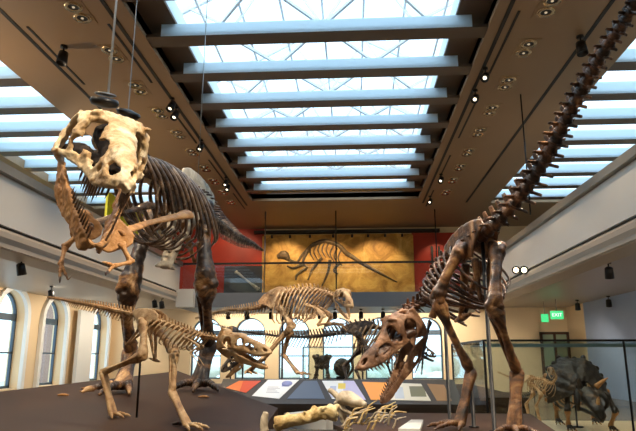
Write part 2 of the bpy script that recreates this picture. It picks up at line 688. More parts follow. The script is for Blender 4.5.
# grey pier at the gallery corner
struct(MB().box((XL, YG - .35, SOF - .25), (XL + .75, YG + .3, ZF + .12)).build('pier_left', M['parapet'], smooth=False))

# coloured walls of the upper back gallery
XS0, XS1 = at(264, 260, YB).x, at(412, 260, YB).x
struct(MB().box((-9.3, YB - .06, ZF), (XS0 - .02, YB, HC)).build('wall_red_left', M['red'], smooth=False))
struct(MB().box((XS1 + .02, YB - .06, ZF), (5.6, YB, HC - .3)).build('wall_red_right', M['red'], smooth=False))
yw = MB().box((XL - .5, 18.8, ZF), (XL - .42, 23.6, 6.95)).build('exhibit_board', M['yellow'], None, smooth=False)
tag(yw, 'bright yellow panel standing on the left gallery, glimpsed through the dark ribs', 'panel')
# dark niche frame beside the slab on the right
struct(MB().box((XS1 + .95, YB - .14, ZF), (XS1 + 1.05, YB - .06, HC - 1.0)).box((XS1 + 1.3, YB - .14, ZF), (XS1 + 1.38, YB - .06, HC - 1.0)).build('trim_5', M['gap'], smooth=False))
struct(MB().box((XS0 - .5, YB - .35, at(340, 236, YB).z + .12), (XS1 + 1.4, YB, at(340, 236, YB).z + .26)).build('trim_6', M['gap'], smooth=False))
# tracks / slots in the ceiling
s = MB()
for x in (-4.55, 3.02, -6.6, 4.85):
    s.box((x - .04, Y0, HC - .012), (x + .04, 25.0, HC + .01))
for x in (-4.75, 3.22, -6.4):
    for k in range(5):
        y = 6.2 + k * 4.2
        s.box((x - .025, y, HC - .012), (x + .025, y + 2.6, HC + .01))
struct(s.build('trim_7', M['slot'], smooth=False))
# ---------------------------------------------------------------- fossil kit


class Spine:
    """curve through control rows (point, radius, neural spine, transverse width, chevron)"""

    def __init__(s, rows, up=(0, 0, 1)):
        pts = [V(r[0]) for r in rows]
        s.sub = 40
        s.c = catmull(pts, s.sub)
        n = len(s.c)
        s.rows = rows
        s.n = n
        s.up = V(up)
        s.par = [[r[k] for r in rows] for k in range(1, 5)]

    def pv(s, k, x):
        """x in control-row units"""
        vals = s.par[k]
        m = len(vals) - 1
        x = max(0, min(m, x))
        i = min(int(x), m - 1)
        f = x - i
        return vals[i] * (1 - f) + vals[i + 1] * f

    def frame(s, x):
        i = max(0, min(s.n - 1, int(round(x * s.sub))))
        p = s.c[i]
        t = (s.c[min(i + 1, s.n - 1)] - s.c[max(i - 1, 0)]).normalized()
        b = t.cross(s.up).normalized()      # right hand side of the animal
        nn = b.cross(t).normalized()
        return p, t, nn, b

    def stations(s, gap, x0=0.0, x1=None):
        """positions with spacing gap * local radius"""
        if x1 is None:
            x1 = len(s.rows) - 1
        out = []
        i = int(x0 * s.sub)
        acc = 0
        out.append(i / s.sub)
        while i < min(s.n - 1, int(x1 * s.sub)):
            d = (s.c[i + 1] - s.c[i]).length
            acc += d
            i += 1
            r = s.pv(0, i / s.sub)
            if acc >= gap * r:
                out.append(i / s.sub)
                acc = 0
        return out


def vertebra(sp, x, gap, name, mat, root, detail=1, lean=.35, jit=.0):
    p, t, n, b = sp.frame(x)
    r, hs, tw, ch = (sp.pv(k, x) for k in range(4))
    L = gap * r * .46
    m = MB()
    a0 = p - t * L
    a1 = p + t * L
    m.tube([a0, a0 + t * L * .35, p, a1 - t * L * .35, a1], [r * .98, r * .86, r * .68, r * .86, r * .98], 10, 2)
    if hs > 0:
        base = p + n * r * .6
        tip = p + n * (r * .7 + hs) - t * (hs * lean)
        w = max(r * .55, L * .7)
        m.tube([base - n * r * .2, base.lerp(tip, .35), base.lerp(tip, .8), tip], [w, w * .75, w * .72, w * .6], 8, 2, .32, b)
        # arch and joints
        m.blob(base, (r * .6, r * .62, r * .5), 8, 5, (b, t, n))
        if detail:
            for sg in (-1, 1):
                m.tube([base + n * r * .25 + b * sg * r * .2, base + n * r * .5 + b * sg * r * .42 + t * L * 1.15], [r * .26, r * .17], 6, 2)
    if tw > 0:
        for sg in (-1, 1):
            q = p + n * r * .45
            m.tube([q, q + b * sg * (r * .7 + tw * .5) + n * tw * .12 - t * tw * .12, q + b * sg * (r * .7 + tw) + n * tw * .05 - t * tw * .28], [r * .42, r * .28, r * .24], 6, 2, .55, n)
    o = m.build(name, mat, root)
    if ch > 0:
        c = MB()
        q = p - n * r * .8 - t * L
        e = q - n * ch - t * ch * .55
        for sg in (-1, 1):
            c.tube([q + b * sg * r * .35, q.lerp(e, .4) + b * sg * r * .1, q.lerp(e, .55)], [r * .2, r * .2, r * .2], 6, 2)
        c.tube([q.lerp(e, .35), q.lerp(e, .75), e], [r * .22, r * .24, r * .2], 6, 2, .6, b)
        c.build('chevron', mat, root)
    return o


def rib_curve(sp, x, sg, w, d, sweep, drop=.12, close=.45):
    p, t, n, b = sp.frame(x)
    q = p + n * sp.pv(0, x) * .5
    pts = [q + b * sg * .03,
           q + b * sg * w * .55 + n * w * drop,
           q + b * sg * w * .95 - n * d * .22 - t * sweep * .2,
           q + b * sg * w * 1.0 - n * d * .55 - t * sweep * .55,
           q + b * sg * w * .82 - n * d * .85 - t * sweep * .88,
           q + b * sg * w * close - n * d - t * sweep]
    return pts, t


def rib(sp, x, sg, w, d, sweep, th, mat, root, drop=.12, close=.45):
    pts, t = rib_curve(sp, x, sg, w, d, sweep, drop, close)
    m = MB()
    m.tube(pts, [th * 1.25, th, th * .95, th * .9, th * .8, th * .6], 8, 5, .6, t.cross(V((0, 0, 1))))
    return m.build('rib', mat, root)


def longbone(name, pts, r0, rm, r1, mat, root, head=1.0, flat=1.0, ref=None, remesh=0.0, knob=True):
    """limb bone: flared ends with condyles, waisted shaft"""
    pts = [V(p) for p in pts]
    m = MB()
    n = 4 * (len(pts) - 1) * 2 + 1
    rad = [r0 * .75, r0, r0 * .75, rm * 1.08, rm, rm, rm * 1.08, r1 * .78, r1, r1 * .8]
    m.tube(pts, rad, 12, 8 if len(pts) > 2 else 16, flat, ref)
    t0 = (pts[1] - pts[0]).normalized()
    t1 = (pts[-1] - pts[-2]).normalized()
    if knob:
        s0 = t0.orthogonal() if ref is None else (V(ref).cross(t0)).normalized()
        s1 = t1.orthogonal() if ref is None else (V(ref).cross(t1)).normalized()
        for sg in (-1, 1):
            m.blob(pts[0] + s0 * sg * r0 * .42, r0 * .66, 10, 7)
            m.blob(pts[-1] + s1 * sg * r1 * .46, r1 * .66, 10, 7)
    rmv = remesh or max(.006, min(r0, rm, r1) * .22)
    return m.build(name, mat, root, remesh=rmv, rough=rm * .12)


def toe(base, tip, n, r, mat, claw_mat, root, arch=.25, claw=.5, name='toe', up=(0, 0, 1), splay=0.0):
    """jointed toe ending in a claw (sub-part)"""
    base, tip = V(base), V(tip)
    L = (tip - base).length
    up = V(up)
    ps = []
    for i in range(n + 1):
        f = i / n
        ps.append(base.lerp(tip, f) + up * (L * arch * math.sin(PI * min(1, f * 1.0)) * (1 - f * .4)))
    m = MB()
    for i in range(n):
        rr = r * (1 - .32 * i / n)
        a, c = ps[i], ps[i + 1]
        m.tube([a, a.lerp(c, .2), a.lerp(c, .5), a.lerp(c, .8), c], [rr * .8, rr, rr * .66, rr * .88, rr * .7], 9, 3)
    o = m.build(name, mat, root)
    d = (ps[-1] - ps[-2]).normalized()
    cl = MB()
    e = ps[-1]
    rr = r * .66
    fwd = V((d.x, d.y, 0))
    if fwd.length < .05:
        fwd = d
    fwd.normalize()
    k = L * claw
    cl.tube([e - d * rr * .5, e + d * k * .35 + up * k * .08, e + d * k * .7 - up * k * .02, e + fwd * k * .95 - up * k * .12], [rr, rr * .85, rr * .5, rr * .08], 8, 4, .8, up.cross(d))
    cl.build('claw', claw_mat, o)
    return o


def leg(root, hip, knee, ankle, ball, heading, R, mats, toe_len, toe_n=(3, 3, 3), splay=.5, bow=.06, toe_up=(0, 0, 1), fib=True, toes=None, gf=None, names=('femur', 'tibia', 'metatarsus')):
    """hind leg: thigh, shin with splint, cannon bones, three toes"""
    hip, knee, ankle, ball = V(hip), V(knee), V(ankle), V(ball)
    hd = V(heading).normalized()
    side = hd.cross(V((0, 0, 1))).normalized()
    mf, mt, mm, mc = mats
    fl = (knee - hip).length
    mid = hip.lerp(knee, .5) + hd * fl * bow
    longbone(names[0], [hip, mid, knee], R * 1.15, R * .68, R * 1.1, mf, root, ref=hd)
    longbone(names[1], [knee, knee.lerp(ankle, .5) + hd * fl * .03, ankle], R * 1.05, R * .48, R * .72, mt, root, ref=hd)
    if fib:
        o = side * (R * .8)
        f = MB().tube([knee + o, knee.lerp(ankle, .5) + o * .8, ankle + o * .6], [R * .34, R * .2, R * .16], 8, 5)
        f.build('fibula', mt, root)
    m = MB()
    for k in (-1, 0, 1):
        o = side * (k * R * .52)
        m.tube([ankle + o * .8, ankle.lerp(ball, .5) + o * .75, ball + o], [R * .5, R * .33, R * .42], 9, 5)
        m.blob(ball + o, R * .42, 9, 6)
    m.blob(ankle, (R * .8, R * .6, R * .55), 10, 7, (side, hd, V((0, 0, 1))))
    m.build(names[2], mm, root, remesh=max(.006, R * .09), rough=R * .04)
    if toes is None:
        toes = [(-splay, .85), (0.0, 1.0), (splay, .85)]
    for (an, ln), k in zip(toes, (1, 0, -1)):
        d = Quaternion((0, 0, 1), an) @ V((hd.x, hd.y, 0)).normalized()
        b = ball + side * (-k * R * .52) * (1 if an else 0)
        if an < 0:
            b = ball + side * R * .52
        elif an > 0:
            b = ball - side * R * .52
        e = b + d * toe_len * ln
        e.z = gf(e) + R * .48 if gf else ball.z - R * .25
        toe(b, e, 3, R * .42, mm, mc, root, .10, .42, up=toe_up)


# ------------------------------------------------------------ skull
TREX_TOP = [(0, .33), (.06, .40), (.15, .43), (.28, .43), (.34, .45), (.40, .425), (.5, .37), (.62, .325), (.75, .285), (.87, .235), (.94, .17), (.98, .11), (1.0, .07)]
TREX_BOT = [(0, -.02), (.08, .0), (.2, .03), (.32, .035), (.42, .02), (.55, -.01), (.7, -.025), (.85, .0), (.95, .03), (1.0, .05)]
TREX_W = [(0, .24), (.1, .26), (.22, .265), (.33, .235), (.42, .17), (.52, .135), (.65, .12), (.8, .105), (.9, .09), (.96, .065), (1.0, .02)]
TREX_HOLES = [(.90, .145, .05, .032, -.35), (.745, .105, .028, .03, 0), (.60, .155, .095, .085, -.25), (.425, .25, .05, .105, .25), (.375, .16, .03, .05, .3), (.19, .22, .085, .10, .25), (.22, .12, .075, .06, 0)]


def skull(root, Mx, S, mats, top=TREX_TOP, bot=TREX_BOT, wid=TREX_W, holes=TREX_HOLES, jaw=40, teeth=(11, 12), tooth=.075, res=.011, horn=True, lumps=0,
          jaw_len=.96, jaw_h=.16, jaw_mat=None, tooth_mat=None, boxy=.55, each_tooth=True, jaw_hole=True, inner=None, rough=.006):
    """Mx: 4x4 pose (x snout, y left, z up, metres per S)"""
    def T(x, y, z):
        return Mx @ V((x * S, y * S, z * S))
    NX, NT = 110, 76
    P = []
    loc = []
    for i in range(NX + 1):
        x = i / NX
        zt, zb, w = interp(top, x), interp(bot, x), interp(wid, x)
        row, lrow = [], []
        for j in range(NT + 1):
            th = PI * j / NT
            cx, sx = math.cos(th), math.sin(th)
            y = w * math.copysign(abs(cx) ** boxy, cx)
            taper = 1 - .28 * max(0, sx) ** 2 * (1 if x > .4 else .3)
            z = zb + (zt - zb) * max(0, sx) ** .72
            row.append(T(x, y * taper, z))
            lrow.append((x, y, z, sx))
        P.append(row)
        loc.append(lrow)

    def keep(i, j):
        x = (loc[i][j][0] + loc[i + 1][j][0]) / 2
        y = (loc[i][j][1] + loc[i][j + 1][1]) / 2
        z = (loc[i][j][2] + loc[i][j + 1][2]) / 2
        sx = (loc[i][j][3] + loc[i][j + 1][3]) / 2
        if sx < .95:
            for cx, cz, rx, rz, rot in holes:
                dx, dz = x - cx, z - cz
                a = dx * math.cos(rot) + dz * math.sin(rot)
                b = -dx * math.sin(rot) + dz * math.cos(rot)
                if (abs(a) / rx) ** 2.4 + (abs(b) / rz) ** 2.4 < 1:
                    return False
        # openings in the roof behind the eyes
        w = interp(wid, x)
        if sx > .8 and .04 < x < .22:
            dx, dy = (x - .13) / .085, (abs(y) - w * .42) / (w * .32)
            if dx * dx + dy * dy < 1:
                return False
        return True
    m = MB().sheet(P, keep)
    sh = MB()
    th = .038
    # thicken by hand: sheet solidified before fusing
    sk = m
    # extra masses fused in
    def bx(pts, rad, flat=1.0):
        sk2.tube([T(*p) for p in pts], [r * S for r in rad], 8, 4, flat)
    me_o = sk.build('skull_shell', mats[0], None, solid=th * S, fix=False)
    sk2 = MB()
    bmv = [v.co.copy() for v in me_o.data.vertices]
    sk2.v = bmv
    sk2.f = [tuple(p.vertices) for p in me_o.data.polygons]
    md = me_o.data
    bpy.data.objects.remove(me_o)
    bpy.data.meshes.remove(md)
    sk2.blob(T(.06, 0, .22), (.11 * S, .11 * S, .12 * S))
    sk2.blob(T(-.03, 0, .2), (.05 * S,) * 3)
    w0 = interp(wid, .02)
    for sg in (-1, 1):
        bx([(.02, sg * w0 * .9, -.02), (.0, sg * w0 * .95, .1), (.02, sg * w0 * .85, .25), (.05, sg * w0 * .7, .36)], [.035, .03, .03, .035])
        if horn > 1:
            sk2.blob(T(.37, sg * interp(wid, .37) * .78, interp(top, .37) * .97), (.05 * S, .035 * S, .035 * S))
            sk2.blob(T(.29, sg * interp(wid, .29) * .92, interp(top, .29) * .90), (.05 * S, .035 * S, .04 * S))
        if horn == 1:
            sk2.blob(T(.35, sg * interp(wid, .35) * .72, interp(top, .35) * .94), (.06 * S, .03 * S, .022 * S))
        rl = random.Random(7 + sg)
        for _ in range(lumps):
            x = rl.uniform(.08, .95)
            w = interp(wid, x)
            sk2.blob(T(x, sg * w * .5 * rl.random(), interp(top, x)), (.035 * S, .022 * S, .016 * S))
        # alveolar rim and cheek bar
        bx([(.30, sg * interp(wid, .3) * .97, .05), (.5, sg * interp(wid, .5) * .97, .02), (.7, sg * interp(wid, .7) * .96, -.005), (.88, sg * interp(wid, .88) * .95, .02), (.985, sg * .03, .055)], [.026, .028, .032, .03, .03])
        # palate struts
        bx([(.25, sg * .1, .06), (.5, sg * .05, .07), (.8, sg * .03, .05)], [.02, .025, .02])
    o = sk2.build('skull', mats[0], root, remesh=res * S, rough=rough * S, smooth_it=5)
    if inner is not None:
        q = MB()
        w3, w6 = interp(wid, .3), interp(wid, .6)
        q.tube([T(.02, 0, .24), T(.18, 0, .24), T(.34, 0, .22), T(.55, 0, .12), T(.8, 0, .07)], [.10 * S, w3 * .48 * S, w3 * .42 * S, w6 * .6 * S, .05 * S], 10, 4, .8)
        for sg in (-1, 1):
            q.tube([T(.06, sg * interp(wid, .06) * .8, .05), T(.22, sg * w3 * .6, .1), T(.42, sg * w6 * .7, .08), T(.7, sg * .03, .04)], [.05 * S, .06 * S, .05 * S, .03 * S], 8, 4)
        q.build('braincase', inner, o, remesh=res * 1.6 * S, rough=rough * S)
    # teeth of the upper jaw
    tm = tooth_mat or mats[0]
    acc = MB()
    rr = random.Random(3)
    for sg in (-1, 1):
        for k in range(teeth[0]):
            x = .44 + .54 * (k + .5) / teeth[0]
            y = sg * interp(wid, x) * .93
            z = interp(bot, x) - .0
            ln = tooth * (.65 + .55 * math.sin(PI * min(1, (k + 1.5) / teeth[0]))) * (.8 + .4 * rr.random())
            mm = MB() if each_tooth else acc
            r = .0135
            mm.tube([T(x, y, z + .015), T(x - .006, y * 1.02, z - ln * .5), T(x - .022, y * 1.0, z - ln)], [r * S, r * S * .8, r * S * .12], 7, 3, .75)
            if each_tooth:
                mm.build('tooth', tm, o)
    if not each_tooth:
        acc.build('teeth', tm, o)['kind'] = 'stuff'
    # lower jaw
    ja = math.radians(jaw)
    ca, sa = math.cos(ja), math.sin(ja)
    wj0 = interp(wid, .03)
    jw = lambda x: interp(JAW_W, x) * wj0
    def J(x, y, z):
        x0, z0 = x * ca + z * sa, -x * sa + z * ca
        return T(x0 + .02, y, z0 - .02)
    jt = [(0, .02), (.1, .035), (.2, .06), (.3, .075), (.4, .05), (.5, .02), (.7, .0), (.9, .01), (1, .02)]
    jb = [(0, -.04), (.08, -.07), (.2, -jaw_h * .9), (.35, -jaw_h), (.5, -jaw_h * .86), (.65, -jaw_h * .68), (.8, -jaw_h * .66), (.93, -jaw_h * .6), (1, -.02)]
    jm = MB()
    for sg in (-1, 1):
        Pj, lj = [], []
        n1, n2 = 70, 20
        for i in range(n1 + 1):
            x = i / n1
            y = sg * jw(x)
            row, lr = [], []
            for j in range(n2 + 1):
                f = j / n2
                z = interp(jb, x) * (1 - f) + interp(jt, x) * f
                bul = 1 - .12 * (1 - f)
                row.append(J(x * jaw_len, y * bul, z))
                lr.append((x, z))
            Pj.append(row)
            lj.append(lr)
        def kj(i, j):
            if not jaw_hole:
                return True
            x, z = lj[i][j]
            return ((x - .30) / .06) ** 2 + ((z + .05) / .022) ** 2 > 1
        jm.sheet(Pj, kj)
    so = jm.build('jaw_shell', mats[0], None, solid=.034 * S, fix=False)
    j2 = MB()
    j2.v = [v.co.copy() for v in so.data.vertices]
    j2.f = [tuple(p.vertices) for p in so.data.polygons]
    md = so.data
    bpy.data.objects.remove(so)
    bpy.data.meshes.remove(md)
    for sg in (-1, 1):
        j2.tube([J(x * jaw_len, sg * jw(x), interp(jt, x)) for x in (.45, .6, .8, .96)], [.018 * S, .02 * S, .022 * S, .02 * S], 8, 4)
        j2.blob(J(.0, sg * jw(0), 0), (.035 * S,) * 3)
    jo = j2.build('lower_jaw', jaw_mat or mats[0], root, remesh=res * S, rough=rough * S, smooth_it=5)
    acc = MB()
    for sg in (-1, 1):
        for k in range(teeth[1]):
            x = .50 + .46 * (k + .5) / teeth[1]
            y = sg * jw(x)
            z = interp(jt, x)
            ln = tooth * .72 * (.7 + .5 * math.sin(PI * (k + 1) / (teeth[1] + 1))) * (.8 + .4 * rr.random())
            mm = MB() if each_tooth else acc
            r = .0115
            mm.tube([J(x * jaw_len, y, z - .01), J(x * jaw_len - .004, y * 1.02, z + ln * .5), J(x * jaw_len - .018, y, z + ln)], [r * S, r * S * .8, r * S * .12], 7, 3, .75)
            if each_tooth:
                mm.build('tooth', tm, jo)
    if not each_tooth:
        acc.build('teeth', tm, jo)['kind'] = 'stuff'
    return o


JAW_W = [(0, .90), (.3, .80), (.6, .52), (.85, .30), (.95, .18), (1, .04)]


def pose(pos, fwd, up=(0, 0, 1)):
    f = V(fwd).normalized()
    l = V(up).cross(f).normalized()
    u = f.cross(l)
    p = V(pos)
    return Matrix(((f.x, l.x, u.x, p.x), (f.y, l.y, u.y, p.y), (f.z, l.z, u.z, p.z), (0, 0, 0, 1)))


def ilium(root, sp, x0, x1, side, h, drop, mat, off, th=.03, fore=1.0):
    """blade of the hip: fan shaped plate beside the sacrum"""
    p0, t, n, b = sp.frame((x0 + x1) / 2)
    pa = sp.frame(x0)[0]
    pb = sp.frame(x1)[0]
    L = (pb - pa).length
    t = (pb - pa).normalized()
    c = (pa + pb) / 2 + b * side * off
    prof = [(-.55, .10), (-.50, .55), (-.30, .85), (0, 1.0), (.3, .95), (.5, .7), (.58, .25), (.5, .02), (.32, -.1), (.2, -.35), (.12, -.6), (.0, -.5), (-.12, -.6), (-.22, -.3), (-.4, -.05)]
    m = MB()
    poly = [c + t * (u * L) + n * (v * h if v > 0 else v * drop) + b * side * (.04 * (1 - v)) for u, v in prof]
    cen = c + n * h * .2
    m.prism([p - b * th / 2 for p in poly], b * th)
    return m.build('ilium', mat, root, remesh=.014, rough=.006, smooth_it=6)
# ---------------------------------------------------------------- skeletons
S_ = srgb
M['a_skull'] = bone_mat('fossil tan cream', [(.30, S_(104, 74, 44)), (.40, S_(182, 146, 98)), (.52, S_(218, 190, 146)), (.68, S_(238, 222, 190))], .5, 3.2, .7)
M['a_body'] = bone_mat('fossil dark umber', [(.32, S_(38, 28, 21)), (.46, S_(82, 62, 47)), (.58, S_(130, 104, 80)), (.70, S_(196, 172, 144))], .34, 4.2, .5)
M['a_inner'] = plain('shadowed bone interior', srgb(40, 28, 20), .8, var=.3, scale=9)  # near-black: the shade inside the skull is put into the colour
M['a_tail'] = bone_mat('fossil tail', [(.32, S_(36, 28, 23)), (.48, S_(84, 66, 54)), (.58, S_(150, 128, 108)), (.72, S_(206, 192, 172))], .35, 7, .5)  # pale end of the ramp stands in for white highlights on the tail
M['a_leg'] = bone_mat('fossil black brown', [(.36, S_(32, 24, 18)), (.49, S_(66, 47, 34)), (.56, S_(134, 94, 58)), (.66, S_(200, 160, 110))], .36, 2.2, .5)
M['a_tan'] = bone_mat('fossil ochre', [(.3, S_(108, 72, 40)), (.5, S_(176, 126, 74)), (.7, S_(212, 168, 112))], .5, 3.0, .6)
M['a_pale'] = bone_mat('fossil pale grey', [(.3, S_(120, 104, 86)), (.5, S_(196, 180, 154)), (.7, S_(226, 214, 192))], .5, 3.0, .5)
M['a_tooth'] = bone_mat('tooth brown', [(.3, S_(40, 28, 20)), (.6, S_(110, 80, 54)), (.75, S_(190, 160, 120))], .3, 6, .2)
M['b_bone'] = bone_mat('fossil chestnut', [(.34, S_(34, 24, 18)), (.46, S_(84, 57, 38)), (.56, S_(144, 100, 62)), (.68, S_(206, 164, 112))], .3, 3.6, .5, .7)  # lightest stop paints golden highlights into the bone colour
M['b_dark'] = bone_mat('fossil dark chestnut', [(.30, S_(30, 20, 15)), (.48, S_(66, 42, 28)), (.62, S_(112, 72, 44)), (.78, S_(160, 112, 70))], .35, 2.8, .5, .6)
M['b_skull'] = bone_mat('fossil red brown', [(.32, S_(70, 46, 32)), (.46, S_(128, 92, 66)), (.58, S_(166, 124, 92)), (.72, S_(214, 180, 144))], .42, 4, .6)
M['b_tail'] = bone_mat('fossil dark tail', [(.32, S_(30, 24, 21)), (.48, S_(78, 60, 50)), (.6, S_(140, 98, 68)), (.72, S_(200, 150, 104))], .4, 5, .5)
M['c_bone'] = bone_mat('cast bone sand', [(.3, S_(120, 84, 50)), (.46, S_(182, 140, 92)), (.6, S_(212, 176, 128)), (.75, S_(234, 212, 174))], .5, 5, .5)
M['d_bone'] = bone_mat('fossil honey', [(.3, S_(94, 68, 44)), (.46, S_(164, 126, 86)), (.6, S_(206, 172, 128)), (.75, S_(236, 216, 184))], .5, 4, .5)
M['e_bone'] = bone_mat('fossil smoky', [(.3, S_(28, 22, 18)), (.5, S_(66, 50, 38)), (.62, S_(130, 102, 74)), (.76, S_(190, 164, 130))], .5, 3.5, .5)
M['g_bone'] = bone_mat('fossil black horn', [(.38, S_(16, 14, 14)), (.54, S_(34, 29, 26)), (.66, S_(96, 72, 48)), (.8, S_(180, 140, 96))], .45, 3.0, .5)


def feet_z(x, y):
    return platform_z(x, y)


# the sloping platform under the large mount and the small one
PA, PB_, PC = V((at(-30, 395, 8.2))), V(at(178, 371, 13.2)), V(at(278, 408, 7.9))
_n = (PB_ - PA).cross(PC - PA).normalized()


def platform_z(x, y):
    return PA.z - (_n.x * (x - PA.x) + _n.y * (y - PA.y)) / _n.z


def ground(p, lift=0.0):
    return V((p[0], p[1], platform_z(p[0], p[1]) + lift))


# ======== A: the large mount, left
def big_mount():
    hipp = at(192, 190, 9.6)
    A = thing('tyrannosaur_skeleton', 'largest mounted skeleton, dark with pale gaping skull, standing on the sloping platform', 'dinosaur skeleton', (hipp.x, hipp.y, platform_z(hipp.x, hipp.y)))
    rows = [(at(263, 250, 16.2), .018, .02, .01, .03), (at(252, 243, 15.0), .035, .06, .03, .12), (at(240, 238, 13.8), .048, .09, .09, .17), (at(226, 228, 12.4), .066, .11, .14, .22), (at(211, 216, 11.0), .085, .13, .18, .24),
            (at(197, 200, 9.9), .115, .13, .2, .0), (at(184, 192, 9.2), .115, .12, .2, 0), (at(163, 179, 8.5), .11, .12, .17, 0), (at(147, 171, 7.9), .105, .12, .15, 0), (at(135, 165, 7.4), .10, .12, .13, 0), (at(124, 154, 6.9), .09, .10, .12, 0), (at(113, 148, 6.65), .085, .09, .1, 0)]
    sp = Spine(rows)
    gap = 1.9
    for x in sp.stations(gap):
        vertebra(sp, x, gap, 'vertebra', M['a_tail'] if x < 5 else M['a_body'], A)
    # trunk ribs
    xs = [6.1 + i * (9.4 - 6.1) / 10 for i in range(11)]
    for i, x in enumerate(xs):
        f = i / 10
        w = .26 + .19 * math.sin(PI * min(1, .15 + f * .85))
        d = .64 + .38 * math.sin(PI * min(1, .12 + f * .80))
        for sg in (-1, 1):
            rib(sp, x, sg, w, d, 1.0 - .25 * f, .046, M['a_body'], A, close=.35)
    # neck ribs
    for x in (9.8, 10.2, 10.6):
        for sg in (-1, 1):
            rib(sp, x, sg, .16, .32, .3, .02, M['a_body'], A)
    # belly ribs
    for i in range(9):
        f = i / 8
        p, t, n, b = sp.frame(6.6 + 2.2 * f)
        q = p - n * (1.08 - .08 * f) - t * .5
        m = MB()
        m.tube([q - b * .36 + n * .2, q - b * .15 + n * .03, q, q + b * .15 + n * .03, q + b * .36 + n * .2], [.012, .018, .02, .018, .012], 6, 4)
        m.build('belly_rib', M['a_body'], A)
    # hips
    for sd in (-1, 1):
        ilium(A, sp, 4.6, 6.6, sd, .36, .5, M['a_pale'] if sd < 0 else M['a_body'], .17, .05)
    p, t, n, b = sp.frame(5.5)
    m = MB()
    c0 = p - n * .35 + t * .3
    boot = V(at(165, 268, 8.9))
    for sg in (-1, 1):
        m.tube([c0 + b * sg * .2, c0.lerp(boot, .5) + b * sg * .1, boot + b * sg * .03], [.085, .05, .06], 10, 6)
    m.tube([boot + t * .34 + n * .02, boot + n * .05, boot - t * .42 + n * .0], [.04, .085, .035], 10, 6, .7, n)
    m.build('pubis', M['a_pale'], A, remesh=.015, rough=.006)
    m = MB()
    e = V(at(196, 262, 10.4))
    for sg in (-1, 1):
        m.tube([p - n * .4 - t * .15 + b * sg * .18, e + b * sg * .03], [.07, .035], 9, 8)
    m.build('ischium', M['a_tan'], A, remesh=.013, rough=.005)
    # legs
    hd = V((-.05, -1, 0))
    bl = ground(at(199, 383, 9.7), .10)
    leg(A, at(203, 207, 9.6), at(206, 284, 9.25), at(209, 345, 9.95), bl, V((.12, -1, 0)), .165, (M['a_leg'], M['a_leg'], M['a_leg'], M['a_leg']), .50, splay=.5, gf=lambda q: platform_z(q.x, q.y))
    br_ = ground(at(122, 392, 9.0), .10)
    leg(A, at(158, 210, 9.5), at(128, 290, 8.9), at(131, 352, 9.55), br_, V((-.1, -1, 0)), .165, (M['a_leg'], M['a_leg'], M['a_leg'], M['a_leg']), .50, splay=.5, gf=lambda q: platform_z(q.x, q.y))
    # pale knee cap patch
    # shoulders
    def shoulder(cor, mid, tip, mat):
        m = MB()
        cor, mid, tip = V(cor), V(mid), V(tip)
        d = (tip - cor).normalized()
        m.tube([cor, cor.lerp(mid, .45), mid, mid.lerp(tip, .6), tip], [.07, .062, .05, .062, .10], 10, 6, .55, V((0, -1, .2)))
        m.build('scapula', mat, A, remesh=.013, rough=.006)
        k = MB()
        up = V((0, 0, 1))
        pl = []
        for i in range(16):
            a = 2 * PI * i / 16
            rr = .19 * (1 + .18 * math.cos(3 * a + .6))
            pl.append(cor + V((.94, .34, 0)) * (rr * math.cos(a) * .95 - .03) + up * (rr * math.sin(a) * 1.1 - .03))
        k.prism(pl, V((-.34, .94, .1)) * .06)
        k.build('coracoid', M['a_tan'], A, remesh=.013, rough=.008)
    shoulder(at(119, 233, 6.75), at(152, 222, 7.3), at(189, 214, 8.0), M['a_tan'])
    shoulder(at(88, 225, 7.2), at(118, 215, 7.8), at(150, 205, 8.5), M['a_body'])
    # arms
    def arm(s, e, w, tips, r):
        longbone('humerus', [s, V(s).lerp(V(e), .5) + V((0, -.02, 0)), e], r, r * .62, r * .9, M['a_tan'], A)
        longbone('forearm', [e, w], r * .8, r * .5, r * .7, M['a_tan'], A)
        for tp in tips:
            toe(w, tp, 2, r * .55, M['a_tan'], M['a_leg'], A, .1, .55, 'finger', up=(0, -.5, .3))
    arm(at(90, 226, 6.7), at(65, 247, 6.55), at(61, 264, 6.4), [at(60, 277, 6.3), at(66, 275, 6.35)], .045)
    arm(at(122, 244, 6.7), at(131, 262, 6.75), at(114, 266, 6.5), [at(106, 263, 6.35), at(108, 272, 6.35)], .045)
    # skull
    back, snout = at(95, 164, 6.55), at(119, 195, 5.5)
    A_W = [(0, .30), (.1, .33), (.22, .33), (.33, .27), (.42, .19), (.52, .15), (.65, .13), (.8, .115), (.9, .095), (.96, .065), (1.0, .02)]
    A_HOLES = [(.895, .145, .06, .038, -.35), (.765, .10, .03, .036, 0), (.60, .17, .12, .105, -.25), (.425, .26, .065, .125, .25), (.37, .15, .045, .065, .3), (.18, .22, .115, .12, .25), (.21, .12, .10, .07, 0)]
    Mx = pose(back, snout - back, (.34, -.2, 1))
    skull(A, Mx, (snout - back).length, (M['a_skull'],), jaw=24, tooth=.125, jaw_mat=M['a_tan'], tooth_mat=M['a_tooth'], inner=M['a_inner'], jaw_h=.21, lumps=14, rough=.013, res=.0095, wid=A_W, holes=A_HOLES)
    # steel carrying rod under the spine
    return A


A = big_mount()


